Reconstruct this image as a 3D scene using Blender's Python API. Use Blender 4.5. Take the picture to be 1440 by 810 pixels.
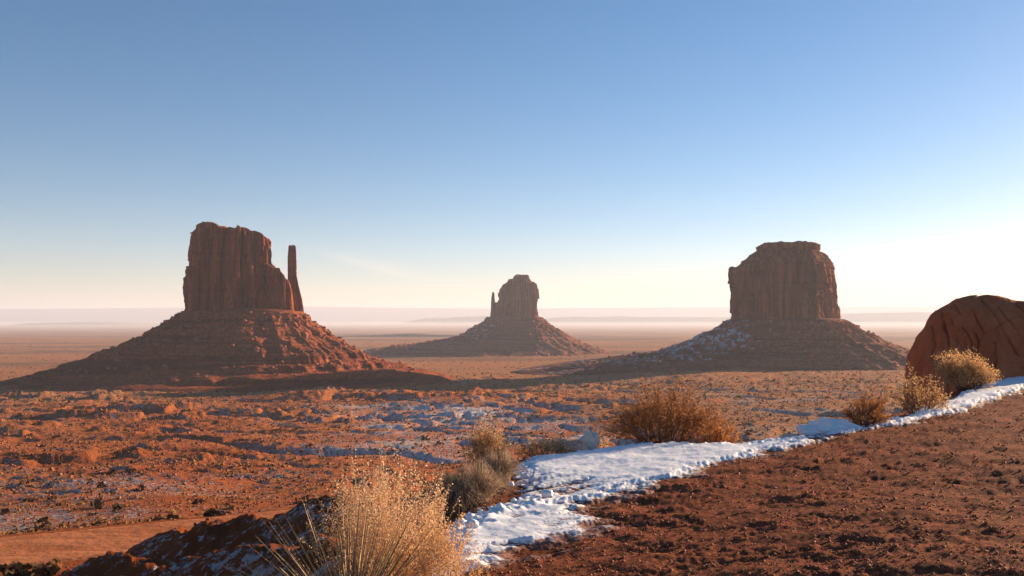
import bpy, math, random
import numpy as np
from mathutils import Vector, Matrix

R = math.radians
scene = bpy.context.scene
for o in list(bpy.data.objects):
    bpy.data.objects.remove(o)

# ------------------------------------------------------------------ camera
F = 1247.0                       # focal length in photo pixels (photo 1440 x 810)
PITCH = math.atan(45.0 / F)      # eye level lies 45 px under the picture's centre
cd = bpy.data.cameras.new('camera')
cd.sensor_width = 36.0
cd.lens = 36.0 * F / 1440.0
cd.clip_start = 0.1
cd.clip_end = 200000.0
cam = bpy.data.objects.new('camera', cd)
scene.collection.objects.link(cam)
cam.location = (0, 0, 0)
cam.rotation_euler = (math.pi / 2 + PITCH, 0, 0)
scene.camera = cam

# ------------------------------------------------------------------ sky and sun
SUN_AZ = R(51.0)                 # right of the view axis, beyond the buttes
SUN_EL = R(11.2)
SUN = np.array([math.sin(SUN_AZ) * math.cos(SUN_EL), math.cos(SUN_AZ) * math.cos(SUN_EL), math.sin(SUN_EL)])
w = bpy.data.worlds.new('World')
scene.world = w
w.use_nodes = True
nt = w.node_tree
bg = nt.nodes['Background']
sky = nt.nodes.new('ShaderNodeTexSky')
sky.sky_type = 'NISHITA'
sky.sun_disc = False
sky.sun_elevation = SUN_EL
sky.sun_rotation = SUN_AZ
sky.altitude = 1700
sky.air_density = 1.0
sky.dust_density = 0.5
sky.ozone_density = 1.7
# a thin wisp of cirrus low over the plain
def wn(op, a, b=0.0, clamp=False):
    nd = nt.nodes.new('ShaderNodeMath'); nd.operation = op; nd.use_clamp = clamp
    for i, x in enumerate((a, b)):
        if hasattr(x, 'is_output'): nt.links.new(x, nd.inputs[i])
        else: nd.inputs[i].default_value = x
    return nd.outputs[0]
wtc = nt.nodes.new('ShaderNodeTexCoord'); wsp = nt.nodes.new('ShaderNodeSeparateXYZ'); nt.links.new(wtc.outputs['Generated'], wsp.inputs[0])
wy_ = wn('MAXIMUM', wsp.outputs[1], 0.05)
cu = wn('DIVIDE', wsp.outputs[0], wy_); cv = wn('DIVIDE', wsp.outputs[2], wy_)
cmb = nt.nodes.new('ShaderNodeCombineXYZ')
cp = wn('ADD', cu, 0.148); cq = wn('ADD', wn('SUBTRACT', cv, 0.0600), wn('MULTIPLY', cp, 0.22))
nt.links.new(wn('MULTIPLY', cp, 14.0), cmb.inputs[0]); nt.links.new(wn('MULTIPLY', cq, 130.0), cmb.inputs[1])
wno = nt.nodes.new('ShaderNodeTexNoise'); nt.links.new(cmb.outputs[0], wno.inputs['Vector'])
wno.inputs['Scale'].default_value = 1.3; wno.inputs['Detail'].default_value = 6; wno.inputs['Roughness'].default_value = 0.6; wno.inputs['Distortion'].default_value = 0.6
g1 = wn('DIVIDE', cq, 0.0062); g1 = wn('POWER', 2.718, wn('MULTIPLY', wn('MULTIPLY', g1, g1), -1.0))
g2 = wn('DIVIDE', cp, 0.050); g2 = wn('POWER', 2.718, wn('MULTIPLY', wn('MULTIPLY', g2, g2), -1.0))
wm = wn('MULTIPLY', wn('MULTIPLY', g1, g2), wn('MULTIPLY', wn('SUBTRACT', wno.outputs[0], 0.34), 2.6, True))
wmx = nt.nodes.new('ShaderNodeMix'); wmx.data_type = 'RGBA'
nt.links.new(wn('MULTIPLY', wm, 0.75, True), wmx.inputs[0]); hsv = nt.nodes.new('ShaderNodeHueSaturation'); hsv.inputs['Hue'].default_value = 0.491; hsv.inputs['Saturation'].default_value = 1.36; nt.links.new(sky.outputs[0], hsv.inputs['Color']); wb = nt.nodes.new('ShaderNodeMix'); wb.data_type = 'RGBA'; wb.blend_type = 'MULTIPLY'; wb.inputs[0].default_value = 1.0; wb.inputs[7].default_value = (1.02, 0.925, 1.03, 1); nt.links.new(hsv.outputs[0], wb.inputs[6]); nt.links.new(wb.outputs[2], wmx.inputs[6]); wmx.inputs[7].default_value = (7.4, 6.8, 6.1, 1)
nt.links.new(wmx.outputs[2], bg.inputs[0])
bg.inputs[1].default_value = 0.050

sl = bpy.data.lights.new('sun', 'SUN')
sl.energy = 5.0
sl.angle = R(0.53)
sl.color = (1.0, 0.74, 0.48)
so = bpy.data.objects.new('sun', sl)
scene.collection.objects.link(so)
so.rotation_euler = Vector(SUN).to_track_quat('Z', 'Y').to_euler()
so.location = (200, 100, 200)

scene.view_settings.view_transform = 'Standard'
scene.view_settings.look = 'None'
scene.view_settings.exposure = 1.52
scene.view_settings.gamma = 1.0
scene.view_settings.use_curve_mapping = False
scene.render.engine = 'CYCLES'
scene.cycles.use_denoising = True
scene.cycles.max_bounces = 5
scene.cycles.diffuse_bounces = 3
scene.cycles.transparent_max_bounces = 4
scene.cycles.volume_bounces = 1
scene.cycles.sample_clamp_indirect = 6.0

# ------------------------------------------------------------------ pixels to world
FW = np.array([0, math.cos(PITCH), math.sin(PITCH)])
UP = np.array([0, -math.sin(PITCH), math.cos(PITCH)])
def ray(px, py):
    d = FW + np.array([1.0, 0, 0]) * ((px - 720) / F) + UP * ((405 - py) / F)
    return d
def at(px, py, Y):
    d = ray(px, py)
    return d * (Y / d[1])
PL = (-1.83, 0.06, -0.03)        # the foreground hilltop: z = a + b x + c y
def on_hill(px, py):
    d = ray(px, py)
    t = PL[0] / (d[2] - PL[1] * d[0] - PL[2] * d[1])
    return d * t

# ------------------------------------------------------------------ noise
def _h(ix, iy, seed):
    h = (ix.astype(np.int64) * 374761393 + iy.astype(np.int64) * 668265263 + seed * 1442695041) & 0xFFFFFFFF
    h = ((h ^ (h >> 13)) * 1274126177) & 0xFFFFFFFF
    h = ((h ^ (h >> 16)) * 2246822519) & 0xFFFFFFFF
    return h ^ (h >> 15)
def rnd(ix, iy=None, seed=0):
    ix = np.asarray(ix)
    if iy is None: iy = np.zeros_like(ix)
    return (_h(ix, np.asarray(iy), seed) & 0xFFFFFF) / float(0xFFFFFF)
_G = np.array([[math.cos(a), math.sin(a)] for a in np.linspace(0, 2 * math.pi, 16, endpoint=False)])
def noise(x, y, seed=0):
    x = np.asarray(x, float); y = np.asarray(y, float)
    fx = np.floor(x); fy = np.floor(y)
    ix = fx.astype(np.int64); iy = fy.astype(np.int64)
    dx = x - fx; dy = y - fy
    u = dx * dx * dx * (dx * (dx * 6 - 15) + 10); v = dy * dy * dy * (dy * (dy * 6 - 15) + 10)
    def g(ox, oy):
        k = _h(ix + ox, iy + oy, seed) & 15
        return _G[k, 0] * (dx - ox) + _G[k, 1] * (dy - oy)
    a = g(0, 0); b = g(1, 0); c = g(0, 1); d = g(1, 1)
    return (a + u * (b - a) + v * ((c + u * (d - c)) - (a + u * (b - a)))) * 1.5
def fbm(x, y, o=4, seed=0, gain=0.5):
    s = 0; a = 1.0; n = 0
    for i in range(o):
        s = s + a * noise(x, y, seed + i * 17); n += a
        x = x * 2.03 + 13.1; y = y * 2.03 + 7.7; a *= gain
    return s / n
def ridged(x, y, o=4, seed=0):
    s = 0; a = 1.0; n = 0
    for i in range(o):
        s = s + a * (1 - 2 * np.abs(noise(x, y, seed + i * 17))); n += a
        x = x * 2.1 + 3.1; y = y * 2.1 + 9.7; a *= 0.5
    return s / n
def sst(a, b, x):
    t = np.clip((x - a) / (b - a), 0, 1)
    return t * t * (3 - 2 * t)
def smax(a, b, k):
    h = np.clip(0.5 + 0.5 * (a - b) / k, 0, 1)
    return b + (a - b) * h + k * h * (1 - h)

# ------------------------------------------------------------------ scene helpers
def link(o):
    scene.collection.objects.link(o); return o
def tag(o, label=None, cat=None, group=None, kind=None):
    if label: o['label'] = label
    if cat: o['category'] = cat
    if group: o['group'] = group
    if kind: o['kind'] = kind
    return o
def empty(name, loc, label, cat, group=None):
    o = bpy.data.objects.new(name, None); link(o); o.location = loc
    o.empty_display_size = 0.2
    return tag(o, label, cat, group)
def mesh(name, V, Fc, mat, smooth=False):
    """V (n,3), Fc (m,k) array, all faces with the same corner count"""
    V = np.asarray(V, np.float32); Fc = np.asarray(Fc, np.int32)
    me = bpy.data.meshes.new(name)
    k = Fc.shape[1]
    me.vertices.add(len(V)); me.vertices.foreach_set('co', V.ravel())
    me.loops.add(Fc.size); me.loops.foreach_set('vertex_index', Fc.ravel())
    me.polygons.add(len(Fc))
    me.polygons.foreach_set('loop_start', np.arange(0, Fc.size, k, dtype=np.int32))
    me.polygons.foreach_set('loop_total', np.full(len(Fc), k, np.int32))
    if smooth: me.polygons.foreach_set('use_smooth', np.ones(len(Fc), bool))
    me.update(calc_edges=True)
    if mat: me.materials.append(mat)
    return me
def obj(name, me, parent=None, loc=None):
    o = bpy.data.objects.new(name, me); link(o)
    if parent: o.parent = parent
    if loc is not None: o.location = loc
    return o
def attr(me, name, vals):
    a = me.attributes.new(name, 'FLOAT', 'POINT')
    a.data.foreach_set('value', np.asarray(vals, np.float32))
def grid_faces(nu, nv, wrap=False):
    i, j = np.meshgrid(np.arange(nu if wrap else nu - 1), np.arange(nv - 1), indexing='ij')
    i = i.ravel(); j = j.ravel(); i2 = (i + 1) % nu
    return np.stack([i * nv + j, i2 * nv + j, i2 * nv + j + 1, i * nv + j + 1], 1)

# ------------------------------------------------------------------ materials
class NT:
    def __init__(s, name):
        s.m = bpy.data.materials.new(name); s.m.use_nodes = True
        s.t = s.m.node_tree; s.b = s.t.nodes['Principled BSDF']; s.out = s.t.nodes['Material Output']
        s.co = s.t.nodes.new('ShaderNodeTexCoord').outputs['Object']
    def n(s, typ, **kw):
        nd = s.t.nodes.new(typ)
        for k, v in kw.items(): setattr(nd, k, v)
        return nd
    def l(s, a, b): s.t.links.new(a, b)
    def val(s, sock, x):
        if hasattr(x, 'is_output'): s.l(x, sock)
        else: sock.default_value = x
    def mapping(s, sc, rot=(0, 0, 0)):
        m = s.n('ShaderNodeMapping'); s.l(s.co, m.inputs[0]); m.inputs['Scale'].default_value = sc
        m.inputs['Rotation'].default_value = rot
        return m.outputs[0]
    def noise(s, scale, detail=4, rough=0.55, vec=None, dist=0.0):
        nd = s.n('ShaderNodeTexNoise'); s.l(vec or s.co, nd.inputs['Vector'])
        nd.inputs['Scale'].default_value = scale; nd.inputs['Detail'].default_value = detail
        nd.inputs['Roughness'].default_value = rough; nd.inputs['Distortion'].default_value = dist
        return nd.outputs[0]
    def math(s, op, a, b=0.0, c=0.0, clamp=False):
        nd = s.n('ShaderNodeMath', operation=op, use_clamp=clamp)
        for i, x in enumerate((a, b, c)): s.val(nd.inputs[i], x)
        return nd.outputs[0]
    def ss(s, x, lo, hi):
        nd = s.n('ShaderNodeMapRange', interpolation_type='SMOOTHSTEP', clamp=True)
        s.val(nd.inputs[0], x); nd.inputs[1].default_value = lo; nd.inputs[2].default_value = hi
        return nd.outputs[0]
    def mix(s, f, a, b):
        nd = s.n('ShaderNodeMix', data_type='RGBA'); s.val(nd.inputs[0], f)
        for k, x in ((6, a), (7, b)):
            if hasattr(x, 'is_output'): s.l(x, nd.inputs[k])
            else: nd.inputs[k].default_value = (*x, 1)
        return nd.outputs[2]
    def attr(s, name):
        nd = s.n('ShaderNodeAttribute', attribute_name=name); return nd.outputs['Fac']
    def bump(s, h, dist, strength=1.0, nrm=None):
        nd = s.n('ShaderNodeBump'); s.val(nd.inputs['Height'], h)
        nd.inputs['Distance'].default_value = dist; s.val(nd.inputs['Strength'], strength)
        if nrm: s.l(nrm, nd.inputs['Normal'])
        return nd.outputs[0]
    def fin(s, col, rough=0.9, nrm=None, spec=0.02):
        if hasattr(col, 'is_output'): s.l(col, s.b.inputs['Base Color'])
        else: s.b.inputs['Base Color'].default_value = (*col, 1)
        s.val(s.b.inputs['Roughness'], rough)
        s.b.inputs['Specular IOR Level'].default_value = spec
        if nrm: s.l(nrm, s.b.inputs['Normal'])
        return s.m

def mat_ground():
    g = NT('desert_ground')
    snow, hill, veg = g.attr('snow'), g.attr('hilltop'), g.attr('veg')
    big = g.ss(g.noise(0.012, 5), 0.3, 0.7)
    fine = g.noise(0.35, 7, 0.65)
    ff = g.ss(fine, 0.3, 0.7)
    soil = g.mix(big, (0.47, 0.125, 0.045), (0.60, 0.205, 0.080))
    soil = g.mix(g.math('MULTIPLY', ff, 0.5), soil, (0.35, 0.095, 0.039))
    scrub_n = g.ss(g.noise(0.22, 6, 0.7), 0.46, 0.62)
    scrub = g.mix(scrub_n, (0.48, 0.220, 0.100), (0.17, 0.080, 0.042))
    soil = g.mix(g.math('MULTIPLY', veg, g.ss(g.noise(0.05, 5, 0.6), 0.25, 0.6)), soil, scrub)
    band = g.ss(g.noise(1.0, 6, 0.6, vec=g.mapping((0.0011, 0.0030, 0.0))), 0.46, 0.60)
    soil = g.mix(g.math('MULTIPLY', g.math('MULTIPLY', band, g.attr('far')), 0.7), soil, (0.16, 0.090, 0.062))
    grit = g.noise(14.0, 6, 0.7)
    top = g.mix(g.ss(grit, 0.35, 0.68), (0.13, 0.038, 0.020), (0.37, 0.118, 0.056))
    top = g.mix(g.math('MULTIPLY', g.ss(g.noise(1.6, 5, 0.6), 0.42, 0.65), 0.4), top, (0.085, 0.030, 0.019))
    col = g.mix(hill, soil, top)
    sn = g.math('ADD', snow, g.math('MULTIPLY', g.math('SUBTRACT', g.noise(2.0, 9, 0.82, vec=g.mapping((0.6, 1.0, 1.0)), dist=0.3), 0.5), 2.9))
    sm = g.ss(sn, 0.46, 0.56)
    col = g.mix(sm, col, (0.78, 0.79, 0.82))
    b1 = g.bump(g.noise(0.7, 9, 0.75), 2.6, g.math('SUBTRACT', 1.0, hill))
    b2 = g.bump(g.noise(22.0, 6, 0.75), 0.03, hill, b1)
    return g.fin(col, 0.92, b2)
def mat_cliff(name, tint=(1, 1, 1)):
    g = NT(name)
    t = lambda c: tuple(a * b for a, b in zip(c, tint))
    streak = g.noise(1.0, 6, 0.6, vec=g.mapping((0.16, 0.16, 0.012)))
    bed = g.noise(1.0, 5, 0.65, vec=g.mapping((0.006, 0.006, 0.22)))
    col = g.mix(g.ss(streak, 0.32, 0.68), t((0.23, 0.052, 0.026)), t((0.54, 0.155, 0.070)))  # streak contrast also paints in lit slivers and shaded cracks
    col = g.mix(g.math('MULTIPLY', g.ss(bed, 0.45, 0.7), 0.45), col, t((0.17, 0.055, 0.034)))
    varnish_shade = g.ss(g.noise(1.0, 4, 0.6, vec=g.mapping((0.05, 0.05, 0.008))), 0.52, 0.72)
    col = g.mix(g.math('MULTIPLY', varnish_shade, 0.8), col, t((0.075, 0.026, 0.019)))  # rock varnish, its contrast raised to stand in for crack shadows
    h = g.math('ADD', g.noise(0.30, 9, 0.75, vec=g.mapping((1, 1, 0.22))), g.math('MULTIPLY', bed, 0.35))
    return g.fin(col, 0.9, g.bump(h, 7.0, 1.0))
def mat_talus(name, snowamt=0.0, tint=(1, 1, 1)):
    g = NT(name)
    t = lambda c: tuple(a * b for a, b in zip(c, tint))
    bed = g.noise(1.0, 5, 0.6, vec=g.mapping((0.004, 0.004, 0.16)))
    rub = g.noise(0.22, 8, 0.72)
    col = g.mix(g.ss(rub, 0.36, 0.66), t((0.23, 0.058, 0.028)), t((0.48, 0.140, 0.062)))
    col = g.mix(g.math('MULTIPLY', g.ss(bed, 0.46, 0.60), 0.7), col, t((0.13, 0.038, 0.025)))
    sn = g.math('ADD', g.attr('snow'), g.math('MULTIPLY', g.math('SUBTRACT', g.noise(0.10, 9, 0.74, dist=0.5), 0.5), 1.6))
    col = g.mix(g.math('MULTIPLY', g.ss(sn, 0.47, 0.60), 0.85), col, (0.74, 0.75, 0.79))
    return g.fin(col, 0.93, g.bump(g.math('ADD', rub, g.math('MULTIPLY', bed, 0.5)), 6.0, 1.0))
def mat_snow(name, banked):
    g = NT(name)
    n = g.noise(3.0, 6, 0.6)
    dirt = g.ss(g.noise(5.0, 8, 0.75, vec=g.mapping((1, 1.6, 1))), 0.60, 0.72)
    col = g.mix(g.math('MULTIPLY', dirt, 0.5), (0.80, 0.81, 0.84), (0.36, 0.20, 0.14))
    if banked:
        thin = g.math('ADD', g.attr('depth'), g.math('MULTIPLY', g.math('SUBTRACT', g.noise(16, 6, 0.7, vec=g.mapping((0.5, 1.2, 1.0))), 0.5), 0.17))
        col = g.mix(g.ss(thin, 0.030, 0.000), col, (0.19, 0.065, 0.035))
    g.b.inputs['Subsurface Weight'].default_value = 0.0
    return g.fin(col, 0.65, g.bump(g.math('ADD', g.noise(9, 7, 0.65), n), 0.03, 0.4), 0.3)
def mat_plain(name, c1, c2, scale, rough=0.9, bump=0.0, spec=0.0):
    g = NT(name)
    n = g.noise(scale, 6, 0.65)
    return g.fin(g.mix(g.ss(n, 0.3, 0.7), c1, c2), rough, g.bump(n, bump) if bump else None, spec)
def mat_leaf(name, c1, c2, scale, trans=0.35):
    g = NT(name)
    col = g.mix(g.ss(g.noise(scale, 3), 0.35, 0.65), c1, c2)
    g.fin(col, 0.7)
    tr = g.n('ShaderNodeBsdfTranslucent'); g.l(col, tr.inputs[0])
    mx = g.n('ShaderNodeMixShader'); mx.inputs[0].default_value = trans
    g.l(g.b.outputs[0], mx.inputs[1]); g.l(tr.outputs[0], mx.inputs[2]); g.l(mx.outputs[0], g.out.inputs[0])
    return g.m

M = {}
M['ground'] = mat_ground()
M['cliff_w'] = mat_cliff('red_sandstone')
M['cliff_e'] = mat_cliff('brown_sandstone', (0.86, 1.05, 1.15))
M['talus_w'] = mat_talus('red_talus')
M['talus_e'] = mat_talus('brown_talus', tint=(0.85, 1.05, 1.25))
M['snow'] = mat_snow('loose_snow', False)
M['bank'] = mat_snow('packed_snow', True)
M['ice'] = mat_plain('dirty_ice', (0.66, 0.52, 0.42), (0.86, 0.76, 0.68), 7.0, 0.5, 0.03, 0.4)
def mat_road():
    g = NT('packed_dirt')
    rut = g.noise(1.0, 6, 0.6, vec=g.mapping((0.10, 0.55, 1.0), (0, 0, -0.42)))
    n = g.noise(0.6, 7, 0.65)
    col = g.mix(g.ss(rut, 0.35, 0.65), (0.42, 0.140, 0.058), (0.56, 0.205, 0.090))
    col = g.mix(g.math('MULTIPLY', g.ss(n, 0.45, 0.7), 0.5), col, (0.40, 0.14, 0.06))
    return g.fin(col, 0.9, g.bump(g.math('ADD', rut, n), 0.25, 0.8))
M['road'] = mat_road()
M['rock'] = mat_plain('rubble_rock', (0.22, 0.075, 0.042), (0.40, 0.150, 0.085), 0.8, 0.9)
M['grit'] = mat_plain('slope_grit', (0.15, 0.050, 0.028), (0.48, 0.200, 0.110), 9.0, 0.8, 0, 0.1)  # lighter tone paints the glints of grains catching low sun
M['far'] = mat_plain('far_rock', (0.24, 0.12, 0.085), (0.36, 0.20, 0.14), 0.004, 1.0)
M['straw'] = mat_leaf('straw_stems', (0.46, 0.28, 0.15), (0.66, 0.44, 0.26), 6.0, 0.30)
M['seed'] = mat_leaf('seed_tufts', (0.64, 0.39, 0.22), (0.82, 0.58, 0.38), 9.0, 0.5)
M['gold'] = mat_leaf('golden_leaves', (0.55, 0.31, 0.14), (0.75, 0.49, 0.26), 5.0, 0.45)
M['orange'] = mat_leaf('orange_leaves', (0.42, 0.16, 0.055), (0.60, 0.28, 0.10), 5.0, 0.45)
M['twig'] = mat_plain('brown_twigs', (0.10, 0.058, 0.038), (0.25, 0.15, 0.095), 8.0)
M['greygrass'] = mat_leaf('grey_grass', (0.28, 0.19, 0.13), (0.50, 0.36, 0.25), 6.0, 0.35)
M['yucca'] = mat_plain('yucca_blade', (0.24, 0.145, 0.065), (0.52, 0.34, 0.17), 7.0, 0.5, 0, 0.4)
M['juniper'] = mat_leaf('dark_scrub', (0.050, 0.031, 0.019), (0.105, 0.062, 0.034), 0.7, 0.1)
M['sage'] = mat_leaf('dry_scrub', (0.26, 0.125, 0.05), (0.42, 0.22, 0.095), 0.7, 0.25)

# ------------------------------------------------------------------ the shape of the land
EDGE_PX = [(1440, 527), (1385, 541), (1330, 562), (1290, 578), (1240, 596), (1190, 606), (1140, 613), (1090, 620), (1040, 627), (985, 627), (930, 625),
           (870, 630), (800, 638), (745, 647), (722, 655), (728, 668), (708, 700), (690, 715), (655, 735), (625, 760), (590, 800)]
EDGE = np.array([on_hill(*p)[:2] for p in EDGE_PX])
d0 = EDGE[0] - EDGE[4]; d0 = d0 / np.linalg.norm(d0)
HILL = np.vstack([[EDGE[0] + d0 * 60], [EDGE[0] + d0 * 12], EDGE, [[-1.0, 4.6], [-1.5, 2.0], [-2.4, -2.0], [-6, -30], [60, -60]]])
def sdf(poly, x, y):
    """signed distance to a closed polygon, negative inside"""
    d = np.full(x.shape, 1e9); ins = np.zeros(x.shape, bool)
    n = len(poly)
    for i in range(n):
        a = poly[i]; b = poly[(i + 1) % n]; e = b - a
        wx = x - a[0]; wy = y - a[1]
        t = np.clip((wx * e[0] + wy * e[1]) / (e @ e), 0, 1)
        d = np.minimum(d, (wx - e[0] * t) ** 2 + (wy - e[1] * t) ** 2)
        c = ((a[1] <= y) & (b[1] > y)) | ((b[1] <= y) & (a[1] > y))
        if abs(e[1]) > 1e-9:
            ins ^= c & (x < a[0] + (y - a[1]) / e[1] * e[0])
    d = np.sqrt(d)
    return np.where(ins, -d, d)
def ridge(pts, x, y, slope_l, slope_r, rnd_w):
    """height of a spur whose crest runs through pts (x,y,z)"""
    best = np.full(x.shape, -1e9)
    for a, b in zip(pts[:-1], pts[1:]):
        a = np.array(a, float); b = np.array(b, float); e = (b - a)[:2]
        wx = x - a[0]; wy = y - a[1]
        t = np.clip((wx * e[0] + wy * e[1]) / (e @ e), 0, 1)
        qx = wx - e[0] * t; qy = wy - e[1] * t
        d = np.sqrt(qx * qx + qy * qy)
        s = np.where(e[0] * qy - e[1] * qx > 0, slope_l, slope_r)
        best = np.maximum(best, a[2] + (b[2] - a[2]) * t - s * (np.sqrt(d * d + rnd_w ** 2) - rnd_w))
    return best
RR = np.log([10, 30, 60, 100, 160, 250, 350, 450, 600, 680, 850, 1150, 1700, 2600, 6000, 60000])
UU = np.array([-0.65, -0.42, -0.25, 0.0, 0.25, 0.65])
ZZ = np.array([
    [-5, -10, -16.5, -22.5, -31, -41, -47.5, -52, -57, -60, -67, -74, -86, -96, -100, -100],
    [-5, -11, -18.0, -22.7, -31, -41.5, -48.5, -52, -55, -58, -68, -74, -86, -96, -100, -100],
    [-5, -11, -19.0, -25, -33, -44, -51, -53.5, -53.5, -55.5, -70, -75, -86, -96, -100, -100],
    [-5, -11, -18.5, -27, -37, -48, -54, -55.5, -53, -56, -71, -78, -90, -97, -100, -100],
    [-5, -10, -17.5, -26, -35, -45, -51, -53, -54, -56, -61, -65, -84, -97, -100, -100],
    [-5, -9, -15.5, -23, -31, -41, -47, -50, -52, -54, -56, -57, -80, -98, -100, -100]])
ROAD = np.array([(-95, 70), (-70, 79), (-49.5, 87), (-31, 96.5), (-10, 108), (20, 117), (60, 122)], float)
def road_d(x, y):
    d = np.full(x.shape, 1e9)
    for a, b in zip(ROAD[:-1], ROAD[1:]):
        e = b - a
        t = np.clip(((x - a[0]) * e[0] + (y - a[1]) * e[1]) / (e @ e), 0, 1)
        d = np.minimum(d, np.hypot(x - a[0] - e[0] * t, y - a[1] - e[1] * t))
    return d
ROAD_Z = -22.6
def base_height(x, y):
    r = np.hypot(x, y)
    phi = np.arctan2(x, np.maximum(y, -1e9))
    u = np.tan(np.clip(phi, -0.6, 0.6))
    lr = np.log(np.maximum(r, 10))
    fi = np.interp(lr, RR, np.arange(len(RR)))
    i = np.clip(fi.astype(int), 0, len(RR) - 2); fr = fi - i
    fr = fr * 0.5 + (fr * fr * (3 - 2 * fr)) * 0.5
    fu = np.interp(u, UU, np.arange(len(UU)))
    j = np.clip(fu.astype(int), 0, len(UU) - 2); fv = fu - j
    fv = fv * fv * (3 - 2 * fv)
    z = (ZZ[j, i] * (1 - fr) + ZZ[j, i + 1] * fr) * (1 - fv) + (ZZ[j + 1, i] * (1 - fr) + ZZ[j + 1, i + 1] * fr) * fv
    return z, r, u
def height(x, y):
    x = np.asarray(x, float); y = np.asarray(y, float)
    z, r, u = base_height(x, y)
    # badlands: knobs, gullies and low ledges, rougher on the left
    rough = 1 - 0.45 * sst(0.05, 0.28, u)
    mid = sst(60, 150, r) * (1 - sst(900, 1500, r)) * (0.35 + 0.65 * sst(150, 270, r))
    wx = x + 14 * noise(x / 60, y / 60, 5); wy = y + 14 * noise(x / 60, y / 60, 6)
    k = fbm(wx / 95, wy / 70, 4, 11)
    rg = ridged(wx / 60, wy / 42, 4, 21)
    big = sst(150, 500, r)
    rough = rough * (0.30 + 0.85 * sst(-0.18, 0.22, fbm(x / 170, y / 80, 3, 23)))
    wash = np.exp(-(noise((x + 25 * noise(x / 70, y / 70, 15)) / 150, (y + 20 * noise(x / 60, y / 60, 16)) / 85, 17) / 0.055) ** 2) + 0.5 * np.exp(-(noise((x + 12 * noise(x / 30, y / 30, 18)) / 60, y / 38, 19) / 0.05) ** 2)
    kn = sst(-0.02, 0.34, fbm(wx / 80, wy / 34, 5, 25, 0.55))
    kn2 = sst(0.05, 0.35, fbm(wx / 19, wy / 13, 4, 27))
    z = z + mid * rough * ((2.2 + 3.4 * big) * k + (0.9 + 1.3 * big) * rg + (1.3 + 1.7 * big) * (kn - 0.4) + 0.4 * kn2)
    z = z - mid * (1.2 + 1.3 * big) * wash * (1 - 0.3 * sst(0.05, 0.28, u))
    st2 = 2.6; q2 = (z + 0.9 * noise(x / 30, y / 30, 63)) / st2; f2 = q2 - np.floor(q2)
    z = z + mid * rough * 0.85 * sst(130, 220, r) * ((np.floor(q2) + sst(0.66, 0.96, f2)) * st2 - z)
    z = z + mid * (1 - 0.4 * sst(0.05, 0.28, u)) * (0.85 * fbm(x / 15, y / 9, 5, 31, 0.68) + 0.60 * ridged(x / 8, y / 4.5, 4, 41))
    far = sst(1300, 2200, r)
    z = z + far * (5.0 * fbm(x / 700, y / 420, 4, 51) + 1.2 * fbm(x / 90, y / 90, 3, 52)) * (1 - sst(9000, 20000, r))
    # ledges of bedded rock under the left butte
    lz = sst(640, 780, r) * (1 - sst(1150, 1350, r)) * (1 - sst(-0.12, 0.02, u))
    st = 3.6; q = (z + 1.2 * noise(x / 55, y / 55, 61)) / st; fq = q - np.floor(q)
    terr = (np.floor(q) + sst(0.62, 0.98, fq)) * st
    z = z + lz * 0.85 * (terr - z)
    # dirt road cut into the foot of the hill
    rd = road_d(x, y)
    z = np.where(r < 260, z + (ROAD_Z + 0.02 * (x + 40) * 0 - z) * (1 - sst(7.0, 15.0, rd)), z)
    near = sst(12, 40, r) * (1 - sst(60, 110, r))
    z = z + near * (0.6 * fbm(x / 7, y / 7, 4, 71) + 0.4 * ridged(x / 3.6, y / 3.6, 3, 73)) * sst(6.5, 12, rd)
    # spurs below the hilltop
    s1 = [at(700, 655, 26), at(560, 672, 30), at(430, 697, 35), at(332, 716, 38), at(245, 738, 43), at(160, 769, 48), at(60, 808, 53), at(-60, 860, 58)]
    s2 = [at(460, 745, 22), at(330, 772, 25), at(235, 781, 28), at(160, 777, 31), at(95, 806, 34), at(30, 850, 36)]
    m = r < 140
    if m.any():
        xs, ys = x[m], y[m]
        n1 = 0.9 * fbm(xs / 4.5, ys / 4.5, 6, 81, 0.6) + 0.5 * ridged(xs / 2.6, ys / 2.2, 4, 83)
        h1 = ridge(s1, xs, ys, 0.75, 0.62, 1.2) + n1 - 0.75
        h2 = ridge(s2, xs, ys, 0.8, 0.5, 0.8) + n1 * 0.8 - 0.4
        zz = smax(smax(z[m], h1, 1.2), h2, 1.0)
        sd = sdf(HILL, xs, ys)
        sdn = np.maximum(sd + 0.25 * noise(xs / 1.3, ys / 1.3, 91), -5)
        fall = np.where(sdn > 0, 0.62 * (np.sqrt(sdn * sdn + 0.7 ** 2) - 0.7), 0)
        hp = PL[0] + PL[1] * xs + PL[2] * ys
        rr = np.hypot(xs, ys)
        hp = hp + 0.05 * fbm(xs / 2.3, ys / 2.3, 3, 93) - fall
        # crumbly clods
        rq = sst(-0.25, 0.30, fbm(xs / 0.95, ys / 0.55, 3, 101))
        cl = 0.035 * fbm(xs / 0.9, ys / 0.55, 3, 95) + rq * (0.036 * fbm(xs / 0.24, ys / 0.11, 4, 97, 0.72)) + 0.010 * fbm(xs / 0.08, ys / 0.06, 2, 99)
        hp = hp + cl + 0.036 * fbm(xs / 0.42, ys / 0.32, 2, 103) * (0.4 + 0.6 * rq)
        hp = hp - 0.0018 * np.maximum(0, np.abs(xs - 5) - 14) ** 2
        z = z.copy(); z[m] = smax(zz, hp, 0.8)
    return z
def H(x, y):
    return float(height(np.array([float(x)]), np.array([float(y)]))[0])

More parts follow.
